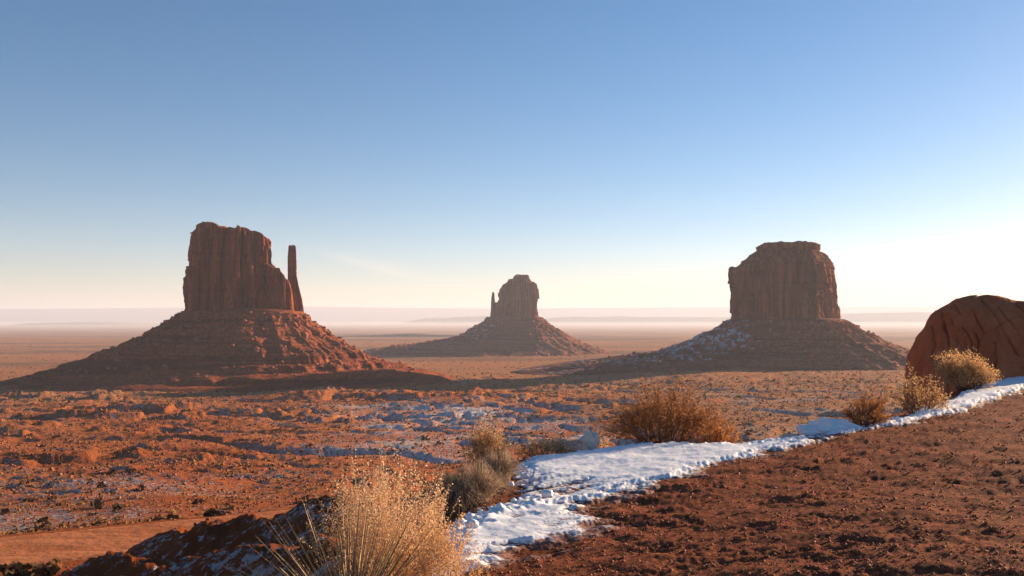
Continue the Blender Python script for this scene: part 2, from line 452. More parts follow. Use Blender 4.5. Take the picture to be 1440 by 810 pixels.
# ------------------------------------------------------------------ ground sheet
def build_ground():
    th = np.concatenate([np.linspace(-math.pi, -0.64, 60, endpoint=False), np.linspace(-0.64, 0.64, 720, endpoint=False), np.linspace(0.64, math.pi, 60)])
    r1 = np.geomspace(0.35, 4.6, 26, endpoint=False)
    r2 = 1.9 / np.linspace(1.9 / 4.6, 1.9 / 27.0, 250, endpoint=False)
    r3 = np.concatenate([np.geomspace(27.0, 110, 90, endpoint=False), np.geomspace(110, 800, 280, endpoint=False), np.geomspace(800, 1300, 40, endpoint=False)])
    r4 = np.geomspace(1300, 56000, 100)
    r = np.concatenate([r1, r2, r3, r4])
    T, Q = np.meshgrid(th, r, indexing='ij')
    X = Q * np.sin(T); Y = Q * np.cos(T)
    Z = height(X.ravel(), Y.ravel()).reshape(X.shape)
    P = np.stack([X, Y, Z], -1)
    du = np.gradient(P, axis=0); dv = np.gradient(P, axis=1)
    N = np.cross(dv, du); N /= np.linalg.norm(N, axis=-1, keepdims=True) + 1e-12
    N *= np.sign(N[..., 2:3])
    shade = -(N @ SUN)                               # > 0 where the slope turns from the sun
    u = X / np.maximum(Y, 1e-3)
    cold = np.clip(0.5 + 2.2 * (shade + SUN[2] * 0.6), 0, 1)
    patch = fbm(X / 55, Y / 30, 5, 201)
    un = u + 0.10 * fbm(X / 120, Y / 90, 3, 203); qn = Q * (1 + 0.15 * fbm(X / 90, Y / 70, 3, 204))
    drift = sst(300, 390, qn) * (1 - sst(520, 660, qn)) * sst(-0.32, -0.10, un) * (1 - sst(0.0, 0.16, un))
    sn = 0.17 + 0.26 * patch + 0.36 * (cold - 0.35) + drift * (0.26 + 0.12 * patch)
    sn -= 0.25 * sst(900, 2000, Q)
    sn += 0.10 * sst(0.05, 0.25, u) * sst(200, 400, Q) * (1 - sst(700, 1000, Q))
    sn += 0.14 * sst(105, 140, Q) * (1 - sst(230, 330, Q)) * (1 - sst(-0.35, -0.1, u))
    near = 1 - sst(70, 110, Q)
    sn = sn * (1 - near) + near * (0.10 + 0.35 * (cold - 0.2) + 0.18 * fbm(X / 5, Y / 5, 3, 205))
    sn = np.where(road_d(X, Y) < 9, -1.0, sn)
    sd = sdf(HILL, X.ravel(), Y.ravel()).reshape(X.shape)
    hm = 1 - sst(-0.1, 1.2, sd + 0.3 * noise(X, Y, 207))
    sn = np.where(hm > 0.5, -1.0, sn * (1 - hm))
    veg = sst(0.0, 0.25, u + 0.10 * patch) * sst(150, 350, Q) + sst(600, 1000, Q)
    veg = np.clip(veg + 0.25 * sst(300, 600, Q), 0, 1)
    me = mesh('ground', P.reshape(-1, 3), grid_faces(len(th), len(r))[:, ::-1], M['ground'], True)
    attr(me, 'snow', sn.ravel()); attr(me, 'hilltop', hm.ravel()); attr(me, 'veg', veg.ravel()); attr(me, 'far', sst(1200, 2200, Q).ravel())
    return tag(obj('ground', me), 'red desert valley floor and gravelly hilltop', 'ground', kind='structure')
build_ground()

# dirt road ribbon
def build_road():
    pts = []
    for a, b in zip(ROAD[:-1], ROAD[1:]):
        n = int(np.linalg.norm(b - a) / 1.5)
        pts += [a + (b - a) * i / n for i in range(n)]
    pts = np.array(pts)
    for _ in range(12): pts[1:-1] = 0.5 * pts[1:-1] + 0.25 * (pts[:-2] + pts[2:])
    tg = np.gradient(pts, axis=0); tg /= np.linalg.norm(tg, axis=1, keepdims=True)
    nr = np.stack([-tg[:, 1], tg[:, 0]], 1)
    offs = np.linspace(-6.6, 6.6, 23)
    X = pts[:, None, 0] + nr[:, None, 0] * (offs[None] + 0.5 * noise(np.arange(len(pts)) / 5.0, np.zeros(len(pts)), 3)[:, None] * (np.abs(offs)[None] > 6))
    Y = pts[:, None, 1] + nr[:, None, 1] * offs[None]
    Z = height(X.ravel(), Y.ravel()).reshape(X.shape) + 0.10
    Z += 0.10 * sst(4.6, 5.8, np.abs(offs))[None] * (1 - sst(5.8, 6.6, np.abs(offs)))[None] - 0.3 * sst(6.2, 6.6, np.abs(offs))[None]
    Z += 0.03 * noise(X / 1.5, Y / 1.5, 4) - 0.05 * np.exp(-((np.abs(offs) - 1.8) / 0.5) ** 2)[None]
    me = mesh('road', np.stack([X, Y, Z], -1).reshape(-1, 3), grid_faces(len(pts), len(offs)), M['road'], True)
    tag(obj('road', me), 'orange dirt road at the foot of the hill', 'road', kind='structure')
build_road()

# ------------------------------------------------------------------ buttes
def slabs(s, z, wdt, seed, zb):
    """jointed rock: stepped slabs of about wdt metres, broken at odd heights, with cracks between them"""
    out = np.zeros_like(s)
    q = s / wdt + 0.35 * noise(s / (3 * wdt), z / (9 * wdt), seed)
    i = np.floor(q); f = q - i
    hb = zb * (0.6 + 0.9 * rnd(i.astype(int), seed=seed + 1))
    b = np.floor(z / hb + 3 * rnd(i.astype(int), seed=seed + 2))
    out = rnd(i.astype(int), b.astype(int), seed + 3) - 0.5
    out -= 1.1 * np.exp(-(np.minimum(f, 1 - f) / 0.06) ** 2) * rnd(i.astype(int), seed=seed + 4)
    out -= 0.35 * (2 * np.abs(f - 0.5)) ** 3
    out += (rnd(i.astype(int), seed=seed + 5) - 0.5) * 4.2 * (f - 0.5)
    return out
class Butte:
    def __init__(s, name, cx_px, dist, label):
        s.D = dist; s.mp = dist / F
        s.c = at(cx_px, 450, dist); s.cx = cx_px
        az = math.atan2(s.c[0], s.c[1]); s.az = az
        s.root = empty(name, (0, 0, 0), label, 'butte')
        s.root.location = (s.c[0], s.c[1], 0)
        s.root.rotation_euler = (0, 0, -az)
        s.Rm = math.hypot(s.c[0], s.c[1])
    def X(s, px):                 # local sideways metres of a photo column
        a = math.atan2(px - 720, F) - s.az
        return s.Rm * math.tan(a)
    def Z(s, px, py):
        return at(px, py, s.D)[2]
    def body(s, name, prof, depth, mat, nexp=3.2, yc=0.0, topf=None, seed=0, nu=420, nv=90, amp=1.0, smooth_base=0.0, round_top=0.04, widths=(27, 9.5, 3.4), beds=0.0, nexp_r=None, corner=None):
        """prof: list of (left px, right px, y px) from bottom to top; depth: half depth in metres"""
        ys = np.array([p[2] for p in prof], float)
        zz = np.array([s.Z(s.cx, y) for y in ys])
        L = np.array([s.X(p[0]) for p in prof]); Rt = np.array([s.X(p[1]) for p in prof])
        v = np.concatenate([np.linspace(0, 1, nv), np.ones(14)])
        shr = np.concatenate([np.ones(nv), np.linspace(0.97, 0.0, 14)])
        zc = zz[0] + v * (zz[-1] - zz[0])
        l = np.interp(zc, zz, L); rt = np.interp(zc, zz, Rt)
        th = np.linspace(-1.5 * math.pi, 0.5 * math.pi, nu, endpoint=False)
        c = np.cos(th); sn = np.sin(th)
        ex = np.where(c > 0, 2.0 / (nexp_r or nexp), 2.0 / nexp)
        px_ = np.sign(c) * np.abs(c) ** ex; py_ = np.sign(sn) * np.abs(sn) ** ex
        if corner:                # a squarer right-hand front: flat face, then a long flank turned to the sun
            tq = np.clip((th + math.pi / 2) / (math.pi / 2), 0, 1)
            qx = np.interp(tq, [0, 0.5, 1], [0, corner, 1]); qy = np.interp(tq, [0, 0.5, 1], [-1, -0.9, 0])
            sel = (c > 0) & (sn < 0)
            px_ = np.where(sel, qx, px_); py_ = np.where(sel, qy, py_)
        mid = (l + rt) / 2; hw = (rt - l) / 2; hw0 = max(hw.max(), 1e-3)
        Xl = mid[None] + px_[:, None] * (hw * shr)[None]
        Yl = yc + py_[:, None] * (depth * hw / hw0 * shr)[None]
        Zl = np.repeat(zc[None], nu, 0)
        if topf is not None:
            T = np.interp(Xl, [s.X(p[0]) for p in topf], [s.Z(p[0], p[1]) for p in topf])
            cw = 5.5 * s.mp
            T = T + s.mp * (3.4 * (rnd(np.floor(Xl / cw + 0.6 * noise(Yl / 15, Xl / 40, seed)).astype(int), np.floor(Yl / 30).astype(int), seed + 9) - 0.5) + 1.6 * (rnd(np.floor(Xl / cw * 2.7).astype(int), seed=seed + 10) - 0.5))
            Zl = zz[0] + v[None] * (T - zz[0])
        # outward normals in plan
        dX = np.gradient(np.concatenate([Xl[-1:], Xl, Xl[:1]]), axis=0)[1:-1]; dY = np.gradient(np.concatenate([Yl[-1:], Yl, Yl[:1]]), axis=0)[1:-1]
        nl = np.hypot(dX, dY) + 1e-9; nx = dY / nl; ny = -dX / nl
        S = np.cumsum(np.hypot(np.gradient(Xl[:, 0]), np.gradient(Yl[:, 0])))[:, None] + 0 * Xl
        w1, w2, w3 = widths
        off = (0.34 * w1 * slabs(S, Zl, w1, seed, 60) + 0.30 * w2 * slabs(S, Zl, w2, seed + 20, 28) + 0.28 * w3 * slabs(S, Zl, w3, seed + 40, 13)
               + 0.20 * w1 * noise(S / (w1 * 1.6), Zl / 200, seed + 60) + 1.5 * fbm(S / 6, Zl / 16, 5, seed + 61, 0.62) + 1.3 * np.minimum(0, slabs(S * 0.9 + 0.35 * Zl, Zl, 6.0, seed + 80, 7)))
        # thin beds near the foot and at the rim
        off += 0.9 * (noise(Zl / 3.1, S / 70, seed + 62)) * (np.exp(-(Zl - zz[0]) / 14) + np.exp(-np.abs(zz[-1] - Zl) / 10))
        off += beds * (noise(Zl / 2.6, S / 150, seed + 64) + 0.6 * noise(Zl / 1.1, S / 90, seed + 65))
        off = off - np.percentile(off, 88)
        fade = np.where(shr >= 0.999, 1.0, shr)[None]
        rt_ = round_top * np.clip((v - (1 - round_top)) / round_top, 0, 1) ** 2
        off = off * amp * fade - (rt_ * 30 * fade * (0.3 + amp))
        Xl = Xl + nx * off; Yl = Yl + ny * off
        topn = (shr < 0.999)[None]
        Zl = Zl + np.where(topn, 1.6 * fbm(Xl / 9, Yl / 9, 4, seed + 70) + 1.0 * np.sin(shr[None] * 3.1), 0) + np.where(v[None] > 0.97, 1.8 * noise(S / 9, 0 * S, seed + 71) + 3.0 * (rnd(np.floor(S / 6.5).astype(int), seed=seed + 72) - 0.5) * rnd(np.floor(S / 19).astype(int), seed=seed + 73), 0)
        me = mesh(name, np.stack([Xl, Yl, Zl], -1).reshape(-1, 3), grid_faces(nu, len(v), True), mat, False)
        o = obj(name, me, s.root)
        return o
    def talus(s, left, right, ledge, base_l, base_r, base_y, depth, mat, seed, snow_l=0.0, snow_r=-0.2, nu=500, nv=130, gully=1.0, front=None, ledges=()):
        """left/right: lists of (px away from the cliff's edge, y px)"""
        def prof(p, sg):
            d = np.array([a[0] for a in p], float) * s.mp
            z = np.array([s.Z(s.cx, a[1]) for a in p])
            return d, z
        dl, zl = prof(left, -1); dr, zr = prof(right, 1)
        front = front or right
        df, zf = prof(front, 1)
        bl, br = s.X(base_l), s.X(base_r)
        th = np.linspace(-1.5 * math.pi, 0.5 * math.pi, nu, endpoint=False)
        v = np.concatenate([[-0.25, -0.12], np.linspace(0, 1, nv) ** 1.15])
        c = np.cos(th); sn = np.sin(th)
        ex = 2 / 2.6
        mid, hw = (bl + br) / 2, (br - bl) / 2
        bx = mid + np.sign(c) * np.abs(c) ** ex * hw * 0.985; by = np.sign(sn) * np.abs(sn) ** ex * depth * 0.985
        wl = np.where(c < 0, np.abs(c) ** 1.6, 0)[:, None]; wr = np.where(c >= 0, np.abs(c) ** 1.6, 0)[:, None]; wf = 1 - wl - wr
        vv = np.clip(v, 0, 1)
        dist = wl * (vv * dl[-1])[None] + wr * (vv * dr[-1])[None] + wf * (vv * df[-1])[None]
        Z = wl * np.interp(vv * dl[-1], dl, zl)[None] + wr * np.interp(vv * dr[-1], dr, zr)[None] + wf * np.interp(vv * df[-1], df, zf)[None]
        neg = np.clip(-v, 0, 1)[None]
        X = bx[:, None] * 1.0 + c[:, None] * dist - (bx[:, None] - mid) * neg * 2.4
        Y = by[:, None] + sn[:, None] * dist - by[:, None] * neg * 2.4
        Z = Z + neg * 20
        # gullies running downhill, slumps, ledges of bedded rock
        ang = th[:, None] * (hw + depth) * 0.8 + 0 * Z
        env = sst(0.0, 0.10, vv) * (1 - 0.75 * sst(0.6, 1.0, vv))
        wob = 10 * noise(X / 60, Y / 60, seed)
        n = 6.5 * ridged((ang + wob) / 46, dist / 260, 3, seed + 1) + 3.4 * ridged((ang + wob * 0.6) / 17, dist / 90, 3, seed + 2) + 1.6 * fbm(X / 13, Y / 13, 5, seed + 3, 0.65)
        Z = Z + gully * env[None] * (n - n.mean() - 1.0) * 0.8
        for (ya, yb, up) in ledges:                       # steep rock band between photo rows ya (top) and yb (bottom)
            z1, z2 = s.Z(s.cx, ya), s.Z(s.cx, yb)
            wv = noise(ang / 60, 0 * ang, seed + 9) * 2
            t = (Z - z2 + wv) / (z1 - z2)
            stp = sst(0.72, 0.98, t) * (z1 - z2) + z2 - wv
            side = np.clip(0.7 + 1.2 * noise(ang / 90, 0 * ang + ya, seed + 12), 0, 1)
            Z = np.where((t > 0) & (t < 1), Z + up * side * (stp - Z), Z)
        P = np.stack([X, Y, Z], -1)
        du = np.gradient(P, axis=0); dv = np.gradient(P, axis=1)
        N = np.cross(du, dv); N /= np.linalg.norm(N, axis=-1, keepdims=True) + 1e-9; N *= np.sign(N[..., 2:3])
        ca, sa = math.cos(-s.az), math.sin(-s.az)
        sl_ = np.array([SUN[0] * ca + SUN[1] * sa, -SUN[0] * sa + SUN[1] * ca, SUN[2]])
        side = np.clip(-c, 0, 1)[:, None] * 1.0
        sn_ = snow_r + (snow_l - snow_r) * sst(-0.7, 0.9, -c)[:, None] + 0.30 * np.clip(-(N @ sl_), -0.3, 0.7) + 0.12 * noise(X / 70, Y / 70, seed + 5) + 0.10 * N[..., 2]
        sn_ = sn_ - 0.6 * neg
        me = mesh('talus_slope', P.reshape(-1, 3), grid_faces(nu, len(v), True), mat, True)
        attr(me, 'snow', sn_.ravel())
        o = obj('talus_slope', me, s.root)
        s.tal = (X, Y, Z)
        return o
    def boulders(s, count, seed, smin, smax_, mat, vlo=0.03, vhi=0.8):
        rg = np.random.default_rng(seed)
        X, Y, Z = s.tal
        nu, nv = X.shape
        V, Fc = rock_shapes(seed)
        i = rg.integers(0, nu, count); j = (2 + (nv - 2) * (vlo + (vhi - vlo) * rg.random(count) ** 1.3)).astype(int)
        sz = smin + (smax_ - smin) * rg.random(count) ** 3.5
        P = np.stack([X[i, j], Y[i, j], Z[i, j]], -1) + np.array([0, 0, 0.15]) * sz[:, None]
        me = scatter(V, Fc, P, sz, rg, 'boulders', mat)
        o = obj('boulder_rubble', me, s.root); o['kind'] = 'stuff'
        return o

def ico(sub=1):
    t = (1 + 5 ** 0.5) / 2
    v = [(-1, t, 0), (1, t, 0), (-1, -t, 0), (1, -t, 0), (0, -1, t), (0, 1, t), (0, -1, -t), (0, 1, -t), (t, 0, -1), (t, 0, 1), (-t, 0, -1), (-t, 0, 1)]
    f = [(0, 11, 5), (0, 5, 1), (0, 1, 7), (0, 7, 10), (0, 10, 11), (1, 5, 9), (5, 11, 4), (11, 10, 2), (10, 7, 6), (7, 1, 8), (3, 9, 4), (3, 4, 2), (3, 2, 6), (3, 6, 8), (3, 8, 9), (4, 9, 5), (2, 4, 11), (6, 2, 10), (8, 6, 7), (9, 8, 1)]
    v = [np.array(a, float) / np.linalg.norm(a) for a in v]
    for _ in range(sub):
        mp = {}; nf = []
        def m(a, b):
            k = (min(a, b), max(a, b))
            if k not in mp:
                p = v[a] + v[b]; v.append(p / np.linalg.norm(p)); mp[k] = len(v) - 1
            return mp[k]
        for a, b, c in f:
            x, y, z = m(a, b), m(b, c), m(c, a)
            nf += [(a, x, z), (b, y, x), (c, z, y), (x, y, z)]
        f = nf
    return np.array(v), np.array(f)
def rock_shapes(seed, n=6, sub=0):
    V0, F0 = ico(sub)
    rg = np.random.default_rng(seed)
    out = []
    for _ in range(n):
        v = V0 * (0.65 + 0.6 * rg.random((len(V0), 1))) * (0.7 + 0.6 * rg.random((1, 3))) * np.array([1, 1, 0.75])
        out.append(v)
    return out, F0
def scatter(Vs, Fc, P, sz, rg, name, mat, tilt=0.5, squash=None):
    n = len(P); nvv = len(Vs[0])
    k = rg.integers(0, len(Vs), n)
    base = np.stack(Vs)[k]                                  # n, nv, 3
    a = rg.random(n) * 6.283
    ca, sa = np.cos(a)[:, None], np.sin(a)[:, None]
    x = base[..., 0] * ca - base[..., 1] * sa; y = base[..., 0] * sa + base[..., 1] * ca; z = base[..., 2].copy()
    b = (rg.random(n) - 0.5) * 2 * tilt
    cb, sb = np.cos(b)[:, None], np.sin(b)[:, None]
    y, z = y * cb - z * sb, y * sb + z * cb
    V = np.stack([x, y, z], -1) * np.asarray(sz)[:, None, None] + P[:, None, :]
    Fa = (Fc[None] + (np.arange(n) * nvv)[:, None, None]).reshape(-1, Fc.shape[1])
    return mesh(name, V.reshape(-1, 3), Fa, mat)

# --- left butte with its thumb
b = Butte('butte', 343, 1143, 'red sandstone butte like a mitten, its thin thumb standing apart on the right')
b.body('cliff_wall', [(264, 388, 447), (263, 388, 420), (261, 387, 388), (264, 384, 360), (268, 383, 335), (270, 382, 318)], 48, M['cliff_w'], seed=100, nu=520, nv=110,
       topf=[(262, 334), (270, 326), (280, 322), (290, 320), (302, 321), (308, 325), (320, 325), (333, 323), (350, 325), (362, 330), (372, 334), (384, 337)], nexp=3.6, nexp_r=2.3)
b.body('buttress', [(366, 415, 452), (367, 413, 425), (368, 411, 405), (369, 409, 392), (370, 407, 384)], 26, M['cliff_w'], seed=130, nu=260, nv=60, yc=-8, widths=(9, 4, 2),
       topf=[(366, 372), (381, 374), (386, 377), (392, 380), (394, 387), (400, 391), (407, 397), (415, 402)], nexp=4.0, amp=0.6)
b.body('thumb_spire', [(402, 430, 454), (403, 427, 438), (403, 424, 420), (403, 421, 408), (403.2, 418, 396), (403.5, 416, 385), (403, 416, 362), (403.5, 415.5, 354), (404, 415, 345.5)], 7, M['cliff_w'], seed=150, nu=150, nv=90, yc=-6, nexp=4.0, amp=0.32, widths=(6, 3, 1.6), round_top=0.01)
b.body('rim_cap', [(277, 304, 326), (275, 304, 322), (280, 302, 318)], 26, M['cliff_w'], seed=160, nu=160, nv=14, yc=-12, amp=0.5, widths=(7, 3.5, 2))
b.talus([(-4, 434), (12, 443), (37, 457), (60, 471), (85, 484), (112, 493), (135, 503), (165, 513), (200, 524), (235, 532), (275, 543)],
        [(-4, 434), (8, 447), (23, 458), (50, 476), (83, 496), (113, 508), (150, 517), (175, 522), (215, 535)], None, 262, 428, 437, 54, M['talus_w'], 300, 0.06, -0.20,
        front=[(-4, 433), (10, 445), (40, 462), (75, 480), (110, 497), (140, 508), (175, 518), (215, 529)], gully=1.15,
        ledges=((447, 452, 0.9), (455, 460, 0.7), (466, 474, 0.95), (482, 487, 0.6), (494, 506, 1.0), (508, 516, 0.9), (518, 526, 0.9)))
b.boulders(2600, 310, 0.5, 3.4, M['rock'])

# --- far middle butte with a small thumb
b2 = Butte('butte', 728, 2600, 'hazy brown butte with a short thin thumb on its left, the farthest of the three')
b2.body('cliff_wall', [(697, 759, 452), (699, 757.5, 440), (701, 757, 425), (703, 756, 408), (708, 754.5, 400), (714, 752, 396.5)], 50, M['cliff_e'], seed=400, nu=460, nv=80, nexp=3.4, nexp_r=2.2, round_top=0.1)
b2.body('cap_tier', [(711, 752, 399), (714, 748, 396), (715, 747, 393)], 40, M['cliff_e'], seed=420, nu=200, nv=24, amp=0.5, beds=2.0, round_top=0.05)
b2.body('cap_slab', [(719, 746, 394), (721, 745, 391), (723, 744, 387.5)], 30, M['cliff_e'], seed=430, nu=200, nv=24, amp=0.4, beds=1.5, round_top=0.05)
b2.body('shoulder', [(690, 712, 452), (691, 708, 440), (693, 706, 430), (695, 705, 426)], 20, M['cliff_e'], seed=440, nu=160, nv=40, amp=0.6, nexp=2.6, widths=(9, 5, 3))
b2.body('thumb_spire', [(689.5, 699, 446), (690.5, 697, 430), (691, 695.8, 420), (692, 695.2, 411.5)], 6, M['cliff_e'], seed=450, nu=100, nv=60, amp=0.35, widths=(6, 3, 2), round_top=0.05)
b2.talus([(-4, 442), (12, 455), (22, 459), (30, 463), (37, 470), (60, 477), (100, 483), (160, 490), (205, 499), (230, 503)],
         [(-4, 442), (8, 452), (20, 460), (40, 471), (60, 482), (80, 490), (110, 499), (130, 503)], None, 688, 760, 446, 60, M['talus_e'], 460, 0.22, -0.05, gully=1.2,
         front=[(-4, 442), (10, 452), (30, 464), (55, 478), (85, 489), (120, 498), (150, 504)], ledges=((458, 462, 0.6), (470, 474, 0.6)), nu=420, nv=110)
b2.boulders(900, 470, 2, 7, M['rock'])

# --- right butte, broad and flat-topped
b3 = Butte('butte', 1106, 1420, 'broad brown flat-topped butte with snow streaks on its left slope')
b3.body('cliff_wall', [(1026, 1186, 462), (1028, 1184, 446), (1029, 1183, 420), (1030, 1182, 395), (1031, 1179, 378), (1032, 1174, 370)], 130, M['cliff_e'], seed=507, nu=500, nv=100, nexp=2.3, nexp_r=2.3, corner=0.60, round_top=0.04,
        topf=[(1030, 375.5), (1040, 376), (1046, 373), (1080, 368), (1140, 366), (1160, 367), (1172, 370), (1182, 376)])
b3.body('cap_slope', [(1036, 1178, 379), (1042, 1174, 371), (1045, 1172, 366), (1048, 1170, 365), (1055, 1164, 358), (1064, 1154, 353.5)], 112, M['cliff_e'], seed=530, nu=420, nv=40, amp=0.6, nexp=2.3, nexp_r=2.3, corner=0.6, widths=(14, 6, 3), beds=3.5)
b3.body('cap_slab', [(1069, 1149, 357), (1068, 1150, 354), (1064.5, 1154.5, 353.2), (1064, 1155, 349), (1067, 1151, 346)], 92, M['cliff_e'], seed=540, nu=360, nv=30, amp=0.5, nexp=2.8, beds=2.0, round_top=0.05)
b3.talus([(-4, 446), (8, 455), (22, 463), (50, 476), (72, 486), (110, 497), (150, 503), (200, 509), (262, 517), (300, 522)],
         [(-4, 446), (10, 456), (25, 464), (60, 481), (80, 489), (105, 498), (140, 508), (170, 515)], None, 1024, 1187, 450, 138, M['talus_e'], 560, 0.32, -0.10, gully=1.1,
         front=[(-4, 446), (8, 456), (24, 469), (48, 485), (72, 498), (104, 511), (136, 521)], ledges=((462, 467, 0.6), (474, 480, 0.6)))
b3.boulders(1500, 570, 1.0, 4.5, M['rock'])

# ------------------------------------------------------------------ far mesas and the plateau at the skyline
def far_mesa(name, pts, dist, depth, seed, label=None, cat=None, kind=None, base=-104, n=160):
    px = np.linspace(pts[0][0], pts[-1][0], n)
    py = np.interp(px, [p[0] for p in pts], [p[1] for p in pts])
    top = np.array([at(a, c, dist)[2] for a, c in zip(px, py)])
    X0 = np.array([at(a, 450, dist)[0] for a in px])
    top = top + dist * 0.00018 * fbm(X0 / (dist * 0.012), 0 * X0, 4, seed)
    top = np.maximum(top, base + 6)
    hgt = top - base
    fl = noise(X0 / (dist * 0.010), 0 * X0, seed + 1) * dist * 0.006
    rows = []
    for k, (f, off) in enumerate([(0, -2.6), (0.35, -1.3), (0.62, -0.75), (0.7, -0.62), (0.97, -0.42), (1.0, -0.25)]):
        rows.append(np.stack([X0, dist + off * hgt * 1.8 - fl * (1 - f) * 0.5 + fl * 0.5, base + f * hgt], -1))
    rows.append(np.stack([X0, np.full(n, dist + depth), top], -1))
    rows.append(np.stack([X0, dist + depth + hgt * 2, np.full(n, base)], -1))
    P = np.stack(rows, 1)
    me = mesh(name, P.reshape(-1, 3), grid_faces(n, P.shape[1]), M['far'], False)
    o = obj(name, me)
    return tag(o, label, cat, kind=kind)
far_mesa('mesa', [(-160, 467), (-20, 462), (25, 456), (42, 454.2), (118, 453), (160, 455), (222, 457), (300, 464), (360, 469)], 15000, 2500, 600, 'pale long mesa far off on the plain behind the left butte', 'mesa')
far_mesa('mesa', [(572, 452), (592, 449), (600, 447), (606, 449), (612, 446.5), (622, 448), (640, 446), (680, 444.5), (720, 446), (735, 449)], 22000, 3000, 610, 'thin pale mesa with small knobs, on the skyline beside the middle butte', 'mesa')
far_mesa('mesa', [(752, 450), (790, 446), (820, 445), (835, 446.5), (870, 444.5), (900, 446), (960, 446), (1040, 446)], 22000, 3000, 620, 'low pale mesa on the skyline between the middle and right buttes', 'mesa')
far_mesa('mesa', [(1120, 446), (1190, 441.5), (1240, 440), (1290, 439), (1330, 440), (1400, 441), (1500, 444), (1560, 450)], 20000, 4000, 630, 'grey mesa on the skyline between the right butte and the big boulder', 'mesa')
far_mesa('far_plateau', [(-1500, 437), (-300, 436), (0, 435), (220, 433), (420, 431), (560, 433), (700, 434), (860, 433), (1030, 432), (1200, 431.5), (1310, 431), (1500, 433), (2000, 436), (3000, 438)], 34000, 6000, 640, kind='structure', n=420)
far_mesa('low_hill', [(420, 474), (470, 472.5), (520, 471.5), (575, 469.5), (610, 471), (660, 472), (720, 474)], 5200, 400, 650, 'low brown rise on the plain left of the middle butte', 'hill')

